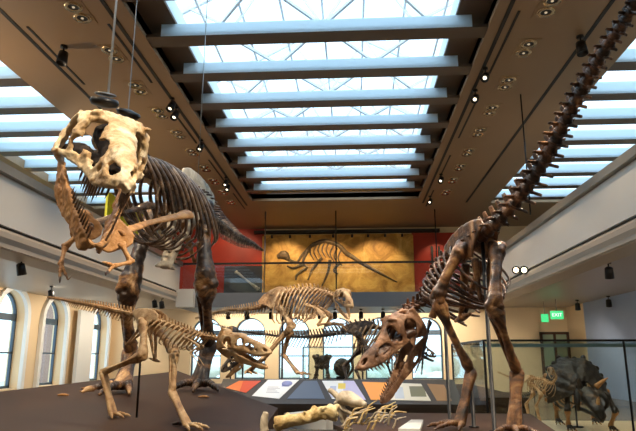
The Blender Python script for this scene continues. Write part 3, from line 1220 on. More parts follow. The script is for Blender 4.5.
# ======== B: the mount stooping on the right
def stooping_mount():
    hp = at(480, 240, 6.5)
    B = thing('tyrannosaur_skeleton', 'chestnut skeleton stooping with its head low and tail raised towards the ceiling', 'dinosaur skeleton', (hp.x, hp.y, .86))
    rows = [(at(668, -80, 3.8), .03, .02, .03, .02), (at(634, 5, 4.15), .046, .045, .045, .05), (at(605, 50, 4.55), .057, .055, .06, .06), (at(574, 105, 5.05), .064, .07, .09, .08), (at(545, 160, 5.55), .07, .09, .13, .10), (at(515, 203, 6.0), .074, .11, .15, .12),
            (at(487, 232, 6.4), .075, .14, .12, 0), (at(468, 246, 6.75), .075, .15, .1, 0), (at(450, 262, 7.1), .07, .14, .1, 0), (at(436, 281, 7.35), .066, .12, .09, 0), (at(428, 298, 7.5), .062, .1, .08, 0), (at(418, 305, 7.5), .058, .1, .07, 0), (at(406, 310, 7.4), .055, .08, .07, 0), (at(404, 320, 7.3), .05, .06, .06, 0)]
    sp = Spine(rows, up=(-.1, -.35, 1))
    gap = 1.5
    for x in sp.stations(gap):
        vertebra(sp, x, gap, 'vertebra', M['b_tail'] if x < 6 else M['b_dark'], B, lean=.25)
    for i in range(11):
        f = i / 10
        x = 7.3 + 3.0 * f
        w = .17 + .13 * math.sin(PI * min(1, .2 + f * .8))
        d = .55 + .22 * math.sin(PI * min(1, .15 + f * .8))
        for sg in (-1, 1):
            rib(sp, x, sg, w, d, .30 - .1 * f, .02, M['b_dark'], B, close=.35)
    for x in (10.6, 11.0, 11.4, 11.8, 12.2):
        for sg in (-1, 1):
            rib(sp, x, sg, .07, .13, .14, .011, M['b_dark'], B)
    # hips
    for sd in (-1, 1):
        ilium(B, sp, 5.75, 7.6, sd, .20, .34, M['b_bone'], .095, .03)
    p, t, n, b = sp.frame(6.7)
    m = MB()
    e0 = V(at(482, 300, 6.55))
    for sg in (-1, 1):
        m.tube([p - n * .2 - t * .08 + b * sg * .12, e0 + b * sg * .02], [.045, .024], 9, 8)
    m.build('ischium', M['b_bone'], B, remesh=.009, rough=.004)
    m = MB()
    e1 = V(at(462, 318, 7.0))
    for sg in (-1, 1):
        m.tube([p - n * .2 + t * .12 + b * sg * .11, e1 + b * sg * .02], [.05, .03], 9, 8)
    m.tube([e1 + t * .16, e1, e1 - t * .2], [.02, .045, .02], 9, 5)
    m.build('pubis', M['b_bone'], B, remesh=.009, rough=.004)
    mt = (M['b_bone'],) * 4
    R = .086
    zf = .86 + .055
    bl = V(at(459, 413, 6.75))
    bl.z = zf
    bl2 = V(at(513, 415, 6.35))
    bl2.z = zf
    leg(B, at(463, 246, 6.6), at(437, 299, 6.7), at(471, 372, 6.85), bl, V((-.45, -.35, 0)), R, mt, .27, splay=.6, bow=.05, gf=lambda q: .862)
    leg(B, at(497, 246, 6.45), at(494, 306, 6.2), at(517, 372, 6.5), bl2, V((-.1, -.7, 0)), R, mt, .27, splay=.6, bow=.05, gf=lambda q: .862)
    # shoulder and arm on the near side
    m = MB()
    m.tube([at(432, 318, 7.25), at(438, 300, 7.2), at(449, 283, 7.15)], [.05, .03, .045], 9, 6, .5, (0, 1, 0))
    m.build('scapula', M['b_bone'], B, remesh=.009, rough=.004)
    longbone('humerus', [at(430, 322, 7.2), at(425, 340, 7.1)], .03, .018, .026, M['b_dark'], B)
    longbone('forearm', [at(425, 340, 7.1), at(423, 354, 7.05)], .022, .014, .018, M['b_dark'], B)
    for tp in (at(417, 368, 7.0), at(422, 369, 7.0)):
        toe(at(423, 354, 7.05), tp, 2, .015, M['b_dark'], M['b_dark'], B, .05, .5, 'finger', up=(0, -1, 0))
    hinge, snout = at(420, 334, 7.25), at(359, 373, 6.8)
    Mx = pose(hinge, snout - hinge, (-.15, -.12, 1))
    skull(B, Mx, (snout - hinge).length, (M['b_skull'],), jaw=26, tooth=.07, tooth_mat=M['b_skull'], res=.011,
          inner=M['b_dark'], wid=[(x, w * .55) for x, w in TREX_W], jaw_h=.105, top=[(x, z * (.86 if x < .34 else max(.56, .86 - (x - .34) * 1.15))) for x, z in TREX_TOP],
          holes=[(a, b_ * (.75 if a > .5 else 1), c_, d_ * (.62 if a > .5 else .95), e_) for a, b_, c_, d_, e_ in [(h[0], h[1] * .82) + h[2:] for h in TREX_HOLES]])
    # supporting steel posts
    for i, (px, pt, pb, Y) in enumerate(((482, 235, 432, 6.5), (471, 378, 432, 6.9), (518, 378, 432, 6.5), (445, 320, 432, 7.6))):
        a, c = V(at(px, pt, Y)), V(at(px + 3, pb, Y))
        m = MB().lathe((a.x, a.y, .864), [(.055, 0), (.055, .012), (.021, .014), (.021, a.z - .86)], 12)
        m.build('support_post', M['blackmetal'], B)
    return B


B = stooping_mount()


# ======== C: the small pale mount
def small_mount():
    hp = at(150, 320, 6.9)
    Cc = thing('tyrannosaur_skeleton', 'small sand-coloured skeleton striding on the sloping platform in front of the largest mount', 'dinosaur skeleton', (hp.x, hp.y, platform_z(hp.x, hp.y)))
    rows = [(at(48, 297, 7.7), .010, .012, .012, .02), (at(74, 302, 7.5), .020, .035, .035, .05), (at(100, 307, 7.3), .029, .05, .055, .07), (at(126, 313, 7.05), .035, .06, .065, .08), (at(146, 318, 6.9), .037, .06, .05, 0), (at(166, 324, 6.75), .030, .06, .04, 0), (at(186, 331, 6.6), .028, .055, .04, 0), (at(202, 336, 6.5), .026, .04, .035, 0), (at(214, 338, 6.42), .024, .03, .03, 0), (at(224, 342, 6.38), .022, .025, .02, 0)]
    sp = Spine(rows)
    gap = 1.6
    for x in sp.stations(gap):
        vertebra(sp, x, gap, 'vertebra', M['c_bone'], Cc)
    for i in range(12):
        f = i / 11
        x = 4.6 + 2.6 * f
        w = .09 + .05 * math.sin(PI * min(1, .2 + f * .8))
        d = .16 + .08 * math.sin(PI * min(1, .15 + f * .8))
        for sg in (-1, 1):
            rib(sp, x, sg, w, d, .12, .0125, M['c_bone'], Cc, close=.35)
    for sd in (-1, 1):
        ilium(Cc, sp, 3.55, 4.75, sd, .13, .16, M['c_bone'], .05, .02)
    p, t, n, b = sp.frame(4.2)
    m = MB()
    e1 = p - n * .42 + t * .22
    for sg in (-1, 1):
        m.tube([p - n * .1 + t * .07 + b * sg * .05, e1 + b * sg * .01], [.025, .014], 8, 6)
    m.tube([e1 + t * .08, e1, e1 - t * .1], [.012, .022, .01], 8, 5)
    m.build('pubis', M['c_bone'], Cc, remesh=.006, rough=.002)
    m = MB()
    e0 = p - n * .36 - t * .28
    for sg in (-1, 1):
        m.tube([p - n * .1 - t * .06 + b * sg * .05, e0 + b * sg * .01], [.022, .011], 8, 6)
    m.build('ischium', M['c_bone'], Cc, remesh=.006, rough=.002)
    mt = (M['c_bone'],) * 4
    b1 = ground(at(114, 402, 6.75), .035)
    leg(Cc, at(143, 322, 6.78), at(142, 356, 6.6), at(103, 372, 6.85), b1, V((.75, -.55, 0)), .060, mt, .16, splay=.45, bow=.04, gf=lambda q: platform_z(q.x, q.y))
    b2 = ground(at(188, 417, 6.2), .035)
    leg(Cc, at(152, 324, 6.95), at(174, 352, 6.6), at(172, 392, 6.45), b2, V((.75, -.55, 0)), .060, mt, .18, splay=.45, bow=.04, gf=lambda q: platform_z(q.x, q.y))
    for sg, dy in ((1, -.08), (-1, .1)):
        s = V(at(201, 347, 6.45)) + V((0, dy, 0))
        e = s + V((-.09, -.01, -.06))
        w = e + V((.06, -.02, -.06))
        longbone('humerus', [s, e], .014, .009, .012, M['c_bone'], Cc)
        longbone('forearm', [e, w], .012, .007, .009, M['c_bone'], Cc)
        toe(w, w + V((.04, -.01, -.05)), 2, .007, M['c_bone'], M['c_bone'], Cc, .05, .5, 'finger')
        m = MB().tube([s, s + V((-.08, 0, .06)), s + V((-.19, .05, .10))], [.022, .012, .02], 8, 5, .5, (0, 1, 0))
        m.build('scapula', M['c_bone'], Cc, remesh=.006)
    hinge, snout = at(223, 347, 6.38), at(271, 356, 6.15)
    Mx = pose(hinge, snout - hinge, (0, -.1, 1))
    skull(Cc, Mx, (snout - hinge).length, (M['c_bone'],), top=[(x, z * .62) for x, z in TREX_TOP], holes=[(a, b_ * .62, c_, d_ * .64, e_) for a, b_, c_, d_, e_ in TREX_HOLES],
          wid=[(x, w * .7) for x, w in TREX_W], jaw=11, tooth=.045, res=.013, jaw_h=.10, rough=.004)
    a = V(at(141, 350, 6.7))
    zz = platform_z(a.x, a.y)
    MB().lathe((a.x, a.y, zz + .012), [(.012, 0), (.012, a.z - zz + .2)], 10).build('support_post', M['blackmetal'], Cc)
    return Cc


Cc = small_mount()


# ======== D: the running mount in the middle
def running_mount():
    hp = at(280, 308, 14.2)
    D = thing('allosaur_skeleton', 'honey-coloured running skeleton with small horned skull turned forward, mounted above the graphic console', 'dinosaur skeleton', (hp.x, hp.y, .9))
    rows = [(at(196, 318, 16), .02, .02, .01, .03), (at(222, 311, 15.4), .035, .06, .04, .12), (at(246, 309, 14.9), .05, .10, .08, .16), (at(264, 306, 14.5), .06, .13, .1, .1), (at(280, 297, 14.2), .065, .15, .08, 0), (at(298, 292, 13.95), .062, .15, .08, 0), (at(314, 291, 13.7), .06, .13, .07, 0), (at(326, 294, 13.5), .055, .1, .06, 0), (at(334, 297, 13.35), .05, .08, .05, 0), (at(341, 294, 13.2), .05, .06, .05, 0)]
    sp = Spine(rows)
    gap = 1.6
    for x in sp.stations(gap):
        vertebra(sp, x, gap, 'vertebra', M['d_bone'], D, 0)
    for i in range(13):
        f = i / 12
        x = 4.2 + 3.4 * f
        w = .2 + .12 * math.sin(PI * min(1, .2 + f * .8))
        d = .48 + .30 * math.sin(PI * min(1, .15 + f * .75))
        for sg in (-1, 1):
            rib(sp, x, sg, w, d, .30, .022, M['d_bone'], D, close=.35)
    for sd in (-1, 1):
        ilium(D, sp, 3.0, 4.5, sd, .26, .35, M['d_bone'], .1, .04)
    mt = (M['d_bone'],) * 4
    leg(D, at(279, 308, 14.0), at(292, 326, 13.7), at(264, 358, 14.0), at(248, 372, 14.4), V((.4, -.8, 0)), .085, mt, .25, splay=.4)
    leg(D, at(283, 310, 14.4), at(290, 332, 14.2), at(283, 354, 14.4), at(298, 373, 14.0), V((.8, -.5, 0)), .085, mt, .25, splay=.4)
    for dx, dy in ((0, -.2), (.15, .2)):
        s = V(at(324, 316, 13.5)) + V((dx, dy, 0))
        e = s + V((-.12, .02, -.2))
        w = e + V((.28, -.1, .03))
        MB().tube([s, s + V((-.2, .1, .18)), s + V((-.42, .2, .26))], [.07, .035, .05], 8, 5, .5, (0, 1, 0)).build('scapula', M['d_bone'], D, remesh=.013)
        longbone('humerus', [s, e], .05, .03, .04, M['d_bone'], D)
        longbone('forearm', [e, w], .035, .022, .03, M['d_bone'], D)
        for k in (-1, 0, 1):
            toe(w, w + V((.14, -.03, -.05 + .05 * k)), 2, .02, M['d_bone'], M['d_bone'], D, .1, .5, 'finger')
    hinge, snout = at(340, 300, 13.3), at(351, 308, 12.75)
    Mx = pose(hinge, snout - hinge, (.05, -.1, 1))
    skull(D, Mx, (snout - hinge).length * 1.05, (M['d_bone'],), jaw=20, res=.02, teeth=(8, 8))
    a = V(at(283, 300, 14.1))
    MB().lathe((a.x, a.y, .784), [(.14, 0), (.14, .02), (.025, .03), (.025, a.z - .784)], 12).build('support_post', M['blackmetal'], D)
    return D


D = running_mount()


# ======== E: the dark mount by the far windows
def far_mount():
    hp = at(360, 330, 18.5)
    E = thing('camptosaur_skeleton', 'dark four-footed skeleton with a long level tail standing by the arched windows', 'dinosaur skeleton', (hp.x, hp.y, .7))
    Y = 18.5
    rows = [(at(205, 321, Y + 1.2), .012, .02, .0, .02), (at(236, 330, Y + .9), .025, .05, .02, .08), (at(270, 335, Y + .6), .04, .12, .05, .2), (at(305, 337, Y + .3), .055, .18, .07, .3), (at(335, 334, Y), .065, .2, .1, .22), (at(358, 328, Y), .075, .22, .1, 0), (at(378, 328, Y - .2), .075, .2, .1, 0), (at(396, 335, Y - .4), .07, .16, .1, 0), (at(408, 346, Y - .6), .06, .1, .08, 0), (at(416, 352, Y - .8), .055, .08, .06, 0)]
    sp = Spine(rows)
    gap = 1.6
    for x in sp.stations(gap):
        vertebra(sp, x, gap, 'vertebra', M['e_bone'], E, 0)
    for i in range(11):
        f = i / 10
        x = 5.3 + 2.6 * f
        for sg in (-1, 1):
            rib(sp, x, sg, .3, .65 + .25 * math.sin(PI * f), .3, .026, M['d_bone'], E, close=.4)
    for sd in (-1, 1):
        ilium(E, sp, 4.3, 5.8, sd, .25, .3, M['e_bone'], .12, .05)
    mt = (M['e_bone'],) * 4
    zb = .78 + .055
    def g(px, Y, z=zb):
        q = V(at(px, 380, Y))
        q.z = z
        return q
    leg(E, at(357, 333, Y - .3), at(368, 352, Y - .4), at(356, 370, Y - .3), g(362, Y - .5), V((1, -.2, 0)), .1, mt, .25, gf=lambda q: .784)
    leg(E, at(357, 333, Y + .3), at(360, 350, Y + .2), at(344, 366, Y + .3), g(348, Y + .1), V((1, -.2, 0)), .1, mt, .25, gf=lambda q: .784)
    for px, dy in ((400, -.8), (392, 0)):
        s = V(at(px, 352, Y + dy))
        e = s + V((-.15, 0, -.35))
        w = e + V((.1, 0, -.3))
        longbone('humerus', [s, e], .06, .04, .05, M['e_bone'], E)
        longbone('forearm', [e, w], .045, .03, .04, M['e_bone'], E)
        for k in (-1, 0, 1):
            toe(w, w + V((.12, .06 * k, w.z * 0 - .06)), 2, .02, M['e_bone'], M['e_bone'], E, .1, .4, 'finger')
    hinge = V(at(417, 352, Y - .8))
    Mx = pose(hinge, (1, -.3, -.35))
    skull(E, Mx, .55, (M['e_bone'],), jaw=8, res=.025, teeth=(8, 8), tooth=.03, horn=False)
    for px in (362, 396):
        a = V(at(px, 335, Y))
        MB().lathe((a.x, a.y, .784), [(.12, 0), (.12, .02), (.025, .03), (.025, a.z - .784)], 12).build('support_post', M['blackmetal'], E)
    return E


E_ = far_mount()
# ---------------------------------------------------------------- platforms, consoles, cases
m = MB()
# sloping dark platform: folded slab
P1 = PA.copy()
P2 = PB_.copy()
P3 = PC.copy()
P4 = V((at(252, 440, 5.5).x, 5.5, 0)); P4.z = platform_z(P4.x, P4.y)
P5 = V((-2.6, 3.6, 0)); P5.z = platform_z(P5.x, P5.y)
P6 = V((-6.2, 4.6, 0)); P6.z = platform_z(P6.x, P6.y)
top = [P1, P2, P3, P4, P5, P6]
def slab_mesh(top, zb, inset=0.0):
    m = MB()
    n = len(top)
    m.v = [p.copy() for p in top] + [V((p.x, p.y, zb)) for p in top]
    m.f = [tuple(range(n)), tuple(range(2 * n - 1, n - 1, -1))] + [(k, n + k, n + (k + 1) % n, (k + 1) % n) for k in range(n)]
    return m
pf = slab_mesh(top, 0).build('display_platform', M['platform'], None, smooth=False)
tag(pf, 'dark brown sloping display platform under the largest and the small sand-coloured skeletons', 'platform')

pl = [V((.42, 4.8, .86)), V((-.35, 7.5, .86)), V((-.2, 8.6, .86)), V((2.35, 8.6, .86)), V((1.75, 4.6, .86))]
pr = slab_mesh(pl, 0).build('display_plinth', M['platform'], None, smooth=False)
tag(pr, 'low dark display plinth under the stooping chestnut skeleton', 'platform')

# far plinth carrying the running and the long-tailed mounts
o = MB().box((-6.2, 13.2, 0), (3.6, 19.6, .78)).build('display_plinth', M['platform'], None, smooth=False)
tag(o, 'long dark display plinth behind the graphic console, under the two far skeletons', 'platform')

# ---------------------------------------------------------------- graphic console
CX0, CX1 = at(219, 385, 11.4).x, at(457, 385, 11.4).x
zb_, zf_ = 1.19, .80
yb_, yf_ = 11.75, 10.95
con = thing('graphic_console', 'long dark reading console with sloping graphic panels in front of the arched windows', 'console', ((CX0 + CX1) / 2, 11.4, 0))
m = MB().prism([V((CX0, yf_ + .12, 0)), V((CX0, yf_, zf_ - .06)), V((CX0, yf_, zf_)), V((CX0, yb_, zb_)), V((CX0, yb_ + .05, zb_ - .03)), V((CX0, yb_ + .05, 0))], (CX1 - CX0, 0, 0))
m.build('body', M['console'], con, smooth=False)
PN = V((0, -(zb_ - zf_), (yb_ - yf_))).normalized()
PO = V((0, yf_, zf_))


def on_console(px, py, lift=.006):
    d = ray(px, py)
    t = (PO - EYE).dot(PN) / d.dot(PN)
    return EYE + d * t + PN * lift


def panel_mat(name, base, marks):
    """printed panel: flat colour with printed blocks given in the panel's own coordinates (generated)"""
    m, N, L, P = new_mat(name)
    P.inputs['Roughness'].default_value = .35
    tc = N.new('ShaderNodeTexCoord')
    sep = N.new('ShaderNodeSeparateXYZ')
    L.new(tc.outputs['Generated'], sep.inputs[0])
    cur = None
    prev = base

    def rng(out, a, b):
        g = N.new('ShaderNodeMath')
        g.operation = 'GREATER_THAN'
        g.inputs[1].default_value = a
        L.new(out, g.inputs[0])
        l = N.new('ShaderNodeMath')
        l.operation = 'LESS_THAN'
        l.inputs[1].default_value = b
        L.new(out, l.inputs[0])
        q = N.new('ShaderNodeMath')
        q.operation = 'MULTIPLY'
        L.new(g.outputs[0], q.inputs[0])
        L.new(l.outputs[0], q.inputs[1])
        return q.outputs[0]
    for (x0, x1, y0, y1, col) in marks:
        a = rng(sep.outputs['X'], x0, x1)
        b = rng(sep.outputs['Y'], y0, y1)
        q = N.new('ShaderNodeMath')
        q.operation = 'MULTIPLY'
        L.new(a, q.inputs[0])
        L.new(b, q.inputs[1])
        mx = N.new('ShaderNodeMix')
        mx.data_type = 'RGBA'
        L.new(q.outputs[0], mx.inputs['Factor'])
        if cur is None:
            mx.inputs['A'].default_value = base
        else:
            L.new(cur, mx.inputs['A'])
        mx.inputs['B'].default_value = col
        cur = mx.outputs['Result']
    if cur is not None:
        L.new(cur, P.inputs['Base Color'])
    else:
        P.inputs['Base Color'].default_value = base
    return m


WHT, LAV, ORG, REDP = srgb(240, 240, 240), srgb(196, 190, 226), srgb(236, 150, 40), srgb(214, 78, 34)
lines = lambda x0, x1, y0, n, dy, c: [(x0, x1 - .05 * (k % 3), y0 + dy * k, y0 + dy * k + dy * .4, c) for k in range(n)]
PT = [
    ('red graphic', [(226, 388), (239, 381), (261, 381), (246, 393)], panel_mat('red graphic', REDP, [(.0, .45, .0, 1, srgb(232, 120, 50))]), 'red and orange printed panel'),
    ('white graphic', [(252, 396), (268, 380), (299, 380), (279, 399)], panel_mat('white graphic', WHT, [(.62, .8, .62, .86, srgb(150, 160, 214))] + lines(.3, .6, .3, 5, .07, srgb(170, 170, 180))), 'white printed panel with a small blue emblem'),
    ('slate graphic', [(287, 399), (304, 381), (317, 381), (325, 399)], panel_mat('slate graphic', srgb(84, 92, 112), []), 'slate blue facet'),
    ('lavender graphic', [(322, 381), (354, 381), (366, 400), (332, 399)], panel_mat('lavender graphic', WHT, [(.5, 1, 0, 1, LAV), (.38, .55, .55, .85, srgb(236, 206, 80)), (.2, .34, .1, .7, srgb(186, 190, 214))]), 'white and lavender printed panel'),
    ('orange graphic', [(362, 382), (421, 384), (431, 401), (371, 400)], panel_mat('orange graphic', srgb(228, 220, 200), [(0, .38, 0, 1, ORG), (.72, .95, .2, .75, srgb(120, 116, 84)), (.48, .62, .1, .7, srgb(190, 196, 206))]), 'panel with an orange left third and a photograph'),
    ('bronze graphic', [(427, 384), (444, 385), (452, 401), (437, 401)], panel_mat('bronze graphic', srgb(150, 110, 66), []), 'bronze toned panel'),
]
for nm, q, mt_, lb in PT:
    p = [on_console(*c) for c in q]
    o = MB().prism(p, PN * -.012).build('graphic_panel', mt_, con, smooth=False)
    o['label'] = lb

# small round emblem on the white panel
c0 = on_console(287, 384, .009)
o = MB().lathe(c0, [(.10, 0), (.10, .004)], 24, PN).build('emblem', plain('emblem blue', srgb(150, 160, 215), .4), con)

# ---------------------------------------------------------------- right hand glass case
GX0, GX1, GY0, GY1, GZ0, GZ1 = at(486, 380, 9.3).x, 6.4, 9.3, 12.3, .42, 1.84
case = thing('display_case', 'tall glass display case at the foot of the stooping skeleton, holding a black-frilled skeleton', 'display case', ((GX0 + GX1) / 2, (GY0 + GY1) / 2, 0))
MB().box((GX0 - .02, GY0 - .02, 0), (GX1, GY1, GZ0)).build('plinth', M['cream'], case, smooth=False)
for i, (lo, hi) in enumerate((((GX0, GY0, GZ0), (GX1, GY0 + .015, GZ1)), ((GX0, GY1 - .015, GZ0), (GX1, GY1, GZ1)), ((GX0, GY0 + .015, GZ0), (GX0 + .015, GY1 - .015, GZ1)))):
    MB().box(lo, hi).build('glass_pane', M['glass'], case, smooth=False)
MB().box((GX0, GY0, GZ1), (GX1, GY1, GZ1 + .012)).build('glass_top', M['glass'], case, smooth=False)
m = MB()
for a, b in (((GX0, GY0, GZ1), (GX1, GY0, GZ1)), ((GX0, GY1, GZ1), (GX1, GY1, GZ1)), ((GX0, GY0, GZ1), (GX0, GY1, GZ1)), ((GX0, GY0, GZ0), (GX1, GY0, GZ0))):
    m.bar(a, b, .03, .03)
for x in (GX0, at(628, 380, 9.3).x):
    m.bar((x, GY0, GZ0), (x, GY0, GZ1), .025, .025)
m.bar((GX0, GY1, GZ0), (GX0, GY1, GZ1), .025, .025)
m.build('metal_frame', M['blackmetal'], case, smooth=False)
m = MB()
for y in (GY0 + .5, GY0 + 1.5):
    m.box((GX0 + .1, y, GZ1 - .075), (GX1, y + .09, GZ1 - .035))
m.build('lamp_strip', plain('teal steel strip', srgb(130, 160, 165), .3, .6), case, smooth=False)
# low window-side case
LC = thing('display_case', 'low clear glass case between the far windows behind the long dark plinth', 'display case', (at(345, 360, 21).x, 21.5, 0))
x0, x1 = at(303, 360, 21).x, at(392, 360, 21).x
MB().box((x0, 21, 0), (x1, 22, .75)).build('plinth', M['cream'], LC, smooth=False)
m = MB()
for lo, hi in (((x0, 21, .75), (x1, 21.02, 1.92)), ((x0, 21.98, .75), (x1, 22, 1.92)), ((x0, 21.02, .75), (x0 + .02, 21.98, 1.92)), ((x1 - .02, 21.02, .75), (x1, 21.98, 1.92)), ((x0, 21, 1.92), (x1, 22, 1.94))):
    m.box(lo, hi)
m.build('glass_pane', M['glass'], LC, smooth=False)
m = MB()
for a, b in (((x0, 21, 1.93), (x1, 21, 1.93)), ((x0, 21, .75), (x0, 21, 1.93)), ((x1, 21, .75), (x1, 21, 1.93))):
    m.bar(a, b, .04, .04)
m.build('metal_frame', M['steel'], LC, smooth=False)

# ---------------------------------------------------------------- skeletons in the case


def horned_mount():
    Y = 10.4
    hp = at(590, 400, Y)
    G = thing('ceratopsian_skeleton', 'stocky black-frilled horned skeleton inside the tall glass display case', 'dinosaur skeleton', (hp.x, hp.y, GZ0))
    # frill
    c = V(at(584, 390, Y - .1))
    ax = V((.16, -.95, .12)).normalized()
    sx = V((1, .12, 0)).normalized()
    up = sx.cross(ax) * -1
    if up.z < 0:
        up = -up
    P = []
    for i in range(9):
        row = []
        f = i / 8
        for k in range(33):
            a = PI * (-.12 + 1.24 * k / 32)
            rr = (.12 + .37 * f) * (1 + .05 * math.cos(2 * a + PI) * f) * (1 + .03 * math.cos(16 * a) * f)
            notch = 1 - .10 * f * math.exp(-((a - PI / 2) / .22) ** 2)
            row.append(c + sx * (rr * 1.12 * math.cos(a) * notch) + up * (rr * 1.12 * math.sin(a) * notch) + ax * (-.26 * f * f + .006 * math.sin(7 * a) * f + .008 * math.sin(13 * a + 5 * f)))
        P.append(row)
    MB().sheet(P).build('frill', M['g_bone'], G, solid=.035, remesh=.014, rough=.014)
    for k in range(1, 32, 2):
        q = P[8][k]
        MB().blob(q, (.045, .03, .045), 8, 6).build('frill_knob', M['a_tan'] if k in (25, 27, 29, 31, 3) else M['g_bone'], G)
    # face
    m = MB()
    tip = c + ax * .42 - up * .46
    m.tube([c - up * .06, c + ax * .14 - up * .14, c + ax * .3 - up * .3, tip], [.17, .15, .11, .035], 12, 6, .8, up)
    for sg in (-1, 1):
        m.blob(c + ax * .12 + sx * sg * .17 - up * .05, .07)
        m.tube([c + ax * .12 + sx * sg * .17, c + ax * .2 + sx * sg * .24 - up * .2, c + ax * .1 + sx * sg * .2 - up * .32], [.05, .04, .03], 8, 4)
    m.build('skull', M['g_bone'], G, remesh=.014, rough=.008)
    for sg in (-1, 1):
        b0 = c + ax * .14 + sx * sg * .13 + up * .04
        MB().tube([b0, b0 + ax * .1 + up * .07 + sx * sg * .06, b0 + ax * .2 + up * .12 + sx * sg * .1], [.045, .03, .008], 9, 5).build('horn', M['g_bone'] if sg < 0 else M['a_tan'], G)
    b0 = c + ax * .33 - up * .26
    MB().tube([b0, b0 + up * .08 + ax * .03, b0 + up * .13 + ax * .06], [.04, .025, .006], 8, 4).build('horn', M['a_tan'], G)
    m = MB()
    for sg in (-1, 1):
        m.tube([c + sx * sg * .15 - up * .28 + ax * .02, c + sx * sg * .09 - up * .38 + ax * .3, tip - up * .04 - ax * .04], [.045, .05, .03], 8, 6, .6)
    m.build('lower_jaw', M['g_bone'], G, remesh=.012, rough=.005)
    # body behind
    rows = [(at(520, 398, Y + 1.5), .015, .03, .02, .04), (at(545, 388, Y + 1.3), .035, .06, .05, .07), (at(563, 380, Y + 1.0), .045, .08, .06, 0), (at(575, 376, Y + .6), .045, .08, .06, 0), (at(582, 380, Y + .25), .045, .06, .05, 0), (c - ax * .05, .045, .04, .04, 0)]
    sp = Spine(rows)
    for x in sp.stations(1.6):
        vertebra(sp, x, 1.6, 'vertebra', M['g_bone'], G, 0)
    for i in range(10):
        x = 1.8 + 2.3 * i / 9
        for sg in (-1, 1):
            rib(sp, x, sg, .27, .5, .12, .022, M['g_bone'] if i % 2 else M['a_tan'], G, close=.4)
    for sd in (-1, 1):
        ilium(G, sp, 1.3, 2.5, sd, .14, .16, M['g_bone'], .13, .04)
    for px, Yl, kx in ((567, Y + .05, -.05), (606, Y - .05, .08), (556, Y + 1.1, -.05), (590, Y + 1.2, .05)):
        s = V(at(px, 394, Yl))
        k = V((s.x + kx, s.y - .1, GZ0 + .34))
        w = V((s.x + kx * .3, s.y + .02, GZ0 + .11))
        f = V((w.x, w.y - .05, GZ0 + .075))
        longbone('humerus' if Yl < Y + .5 else 'femur', [s, k], .065, .04, .06, M['g_bone'], G)
        longbone('forearm' if Yl < Y + .5 else 'tibia', [k, w], .055, .032, .045, M['a_tan'], G)
        for j in (-1, 0, 1):
            toe(w, f + V((.06 * j, -.09, -.03)), 2, .026, M['g_bone'], M['a_tan'], G, .1, .35)
    MB().lathe((hp.x, Y + .7, GZ0 + .006), [(.1, 0), (.1, .015), (.015, .02), (.015, .85)], 12).build('support_post', M['blackmetal'], G)
    return G


horned_mount()


def little_mount(name, label, rows, mat, ribs, legs, zf, Sk, hd):
    r0 = rows[4][0]
    K = thing(name, label, 'dinosaur skeleton', (r0.x, r0.y, zf))
    sp = Spine(rows)
    for x in sp.stations(1.7):
        vertebra(sp, x, 1.7, 'vertebra', mat, K, 0)
    for i in range(9):
        x = ribs[0] + (ribs[1] - ribs[0]) * i / 8
        for sg in (-1, 1):
            rib(sp, x, sg, ribs[2], ribs[3], ribs[3] * .4, ribs[4], mat, K, close=.4)
    for sd in (-1, 1):
        ilium(K, sp, ribs[0] - 1.2, ribs[0], sd, ribs[3] * .4, ribs[3] * .5, mat, .03, .014)
    for h, k, a, b in legs:
        leg(K, h, k, a, b, hd, ribs[4] * 4.2, (mat,) * 4, ribs[3] * .55, fib=False, gf=lambda q: zf + .004)
    skull(K, Sk[0], Sk[1], (mat,), jaw=Sk[2], res=.02, teeth=(6, 6), tooth=.03, horn=False)
    p = sp.frame(ribs[0])[0]
    MB().lathe((p.x, p.y, zf + .006), [(.05, 0), (.05, .01), (.008, .012), (.008, p.z - zf)], 10).build('support_post', M['blackmetal'], K)
    return K


Y = 10.0
rows = [(at(498, 372, Y + .9), .006, .01, 0, .02), (at(512, 378, Y + .7), .012, .02, .02, .03), (at(524, 380, Y + .5), .018, .03, .03, .04), (at(533, 379, Y + .3), .02, .035, .03, 0), (at(543, 380, Y + .1), .02, .035, .03, 0), (at(551, 384, Y - .1), .018, .03, .02, 0), (at(556, 378, Y - .2), .016, .02, .02, 0), (at(553, 370, Y - .3), .015, .02, .02, 0)]
gz = lambda px, Yq: V((at(px, 400, Yq).x, Yq, GZ0 + .03))
hp0, hp1 = V(at(529, 383, Y + .4)), V(at(533, 384, Y + .25))
little_mount('hypsilophodont_skeleton', 'little tan skeleton on a thin post beside the black-frilled one in the case', rows, M['c_bone'], (3.0, 5.0, .09, .2, .008),
             [(hp0, V(at(533, 394, Y + .2)), V(at(526, 404, Y + .3)), gz(530, Y + .15)), (hp1, V(at(541, 395, Y + .0)), V(at(536, 406, Y + .1)), gz(541, Y - .1))],
             GZ0, (pose(at(551, 372, Y - .32), (-.3, -1, -.25)), .2, 12), V((.3, -1, 0)))

# ---------------------------------------------------------------- things by the far windows
f0 = V(at(322, 385, 21.4))
st = thing('skeleton_forelimb', 'dark upright pair of clawed forelimb bones standing between the far windows inside low glass case', 'fossil', (f0.x, 21.5, .75))
for sg in (-1, 1):
    a = V((f0.x + sg * .22, 21.5, 1.62))
    k = V((f0.x + sg * .16, 21.5, 1.28))
    w = V((f0.x + sg * .2, 21.45, .98))
    longbone('humerus', [a, k], .12, .075, .1, M['e_bone'], st)
    longbone('forearm', [k, w], .1, .06, .08, M['e_bone'], st)
    for j in (-1, 0, 1):
        toe(w, V((w.x + .08 * j + sg * .03, 21.3, .83)), 2, .045, M['e_bone'], M['e_bone'], st, .15, .4)
m = MB().blob((f0.x, 21.5, 1.5), (.2, .1, .16)).blob((f0.x, 21.5, 1.28), (.13, .08, .12))
m.build('shoulder_girdle', M['e_bone'], st, remesh=.03, rough=.012)
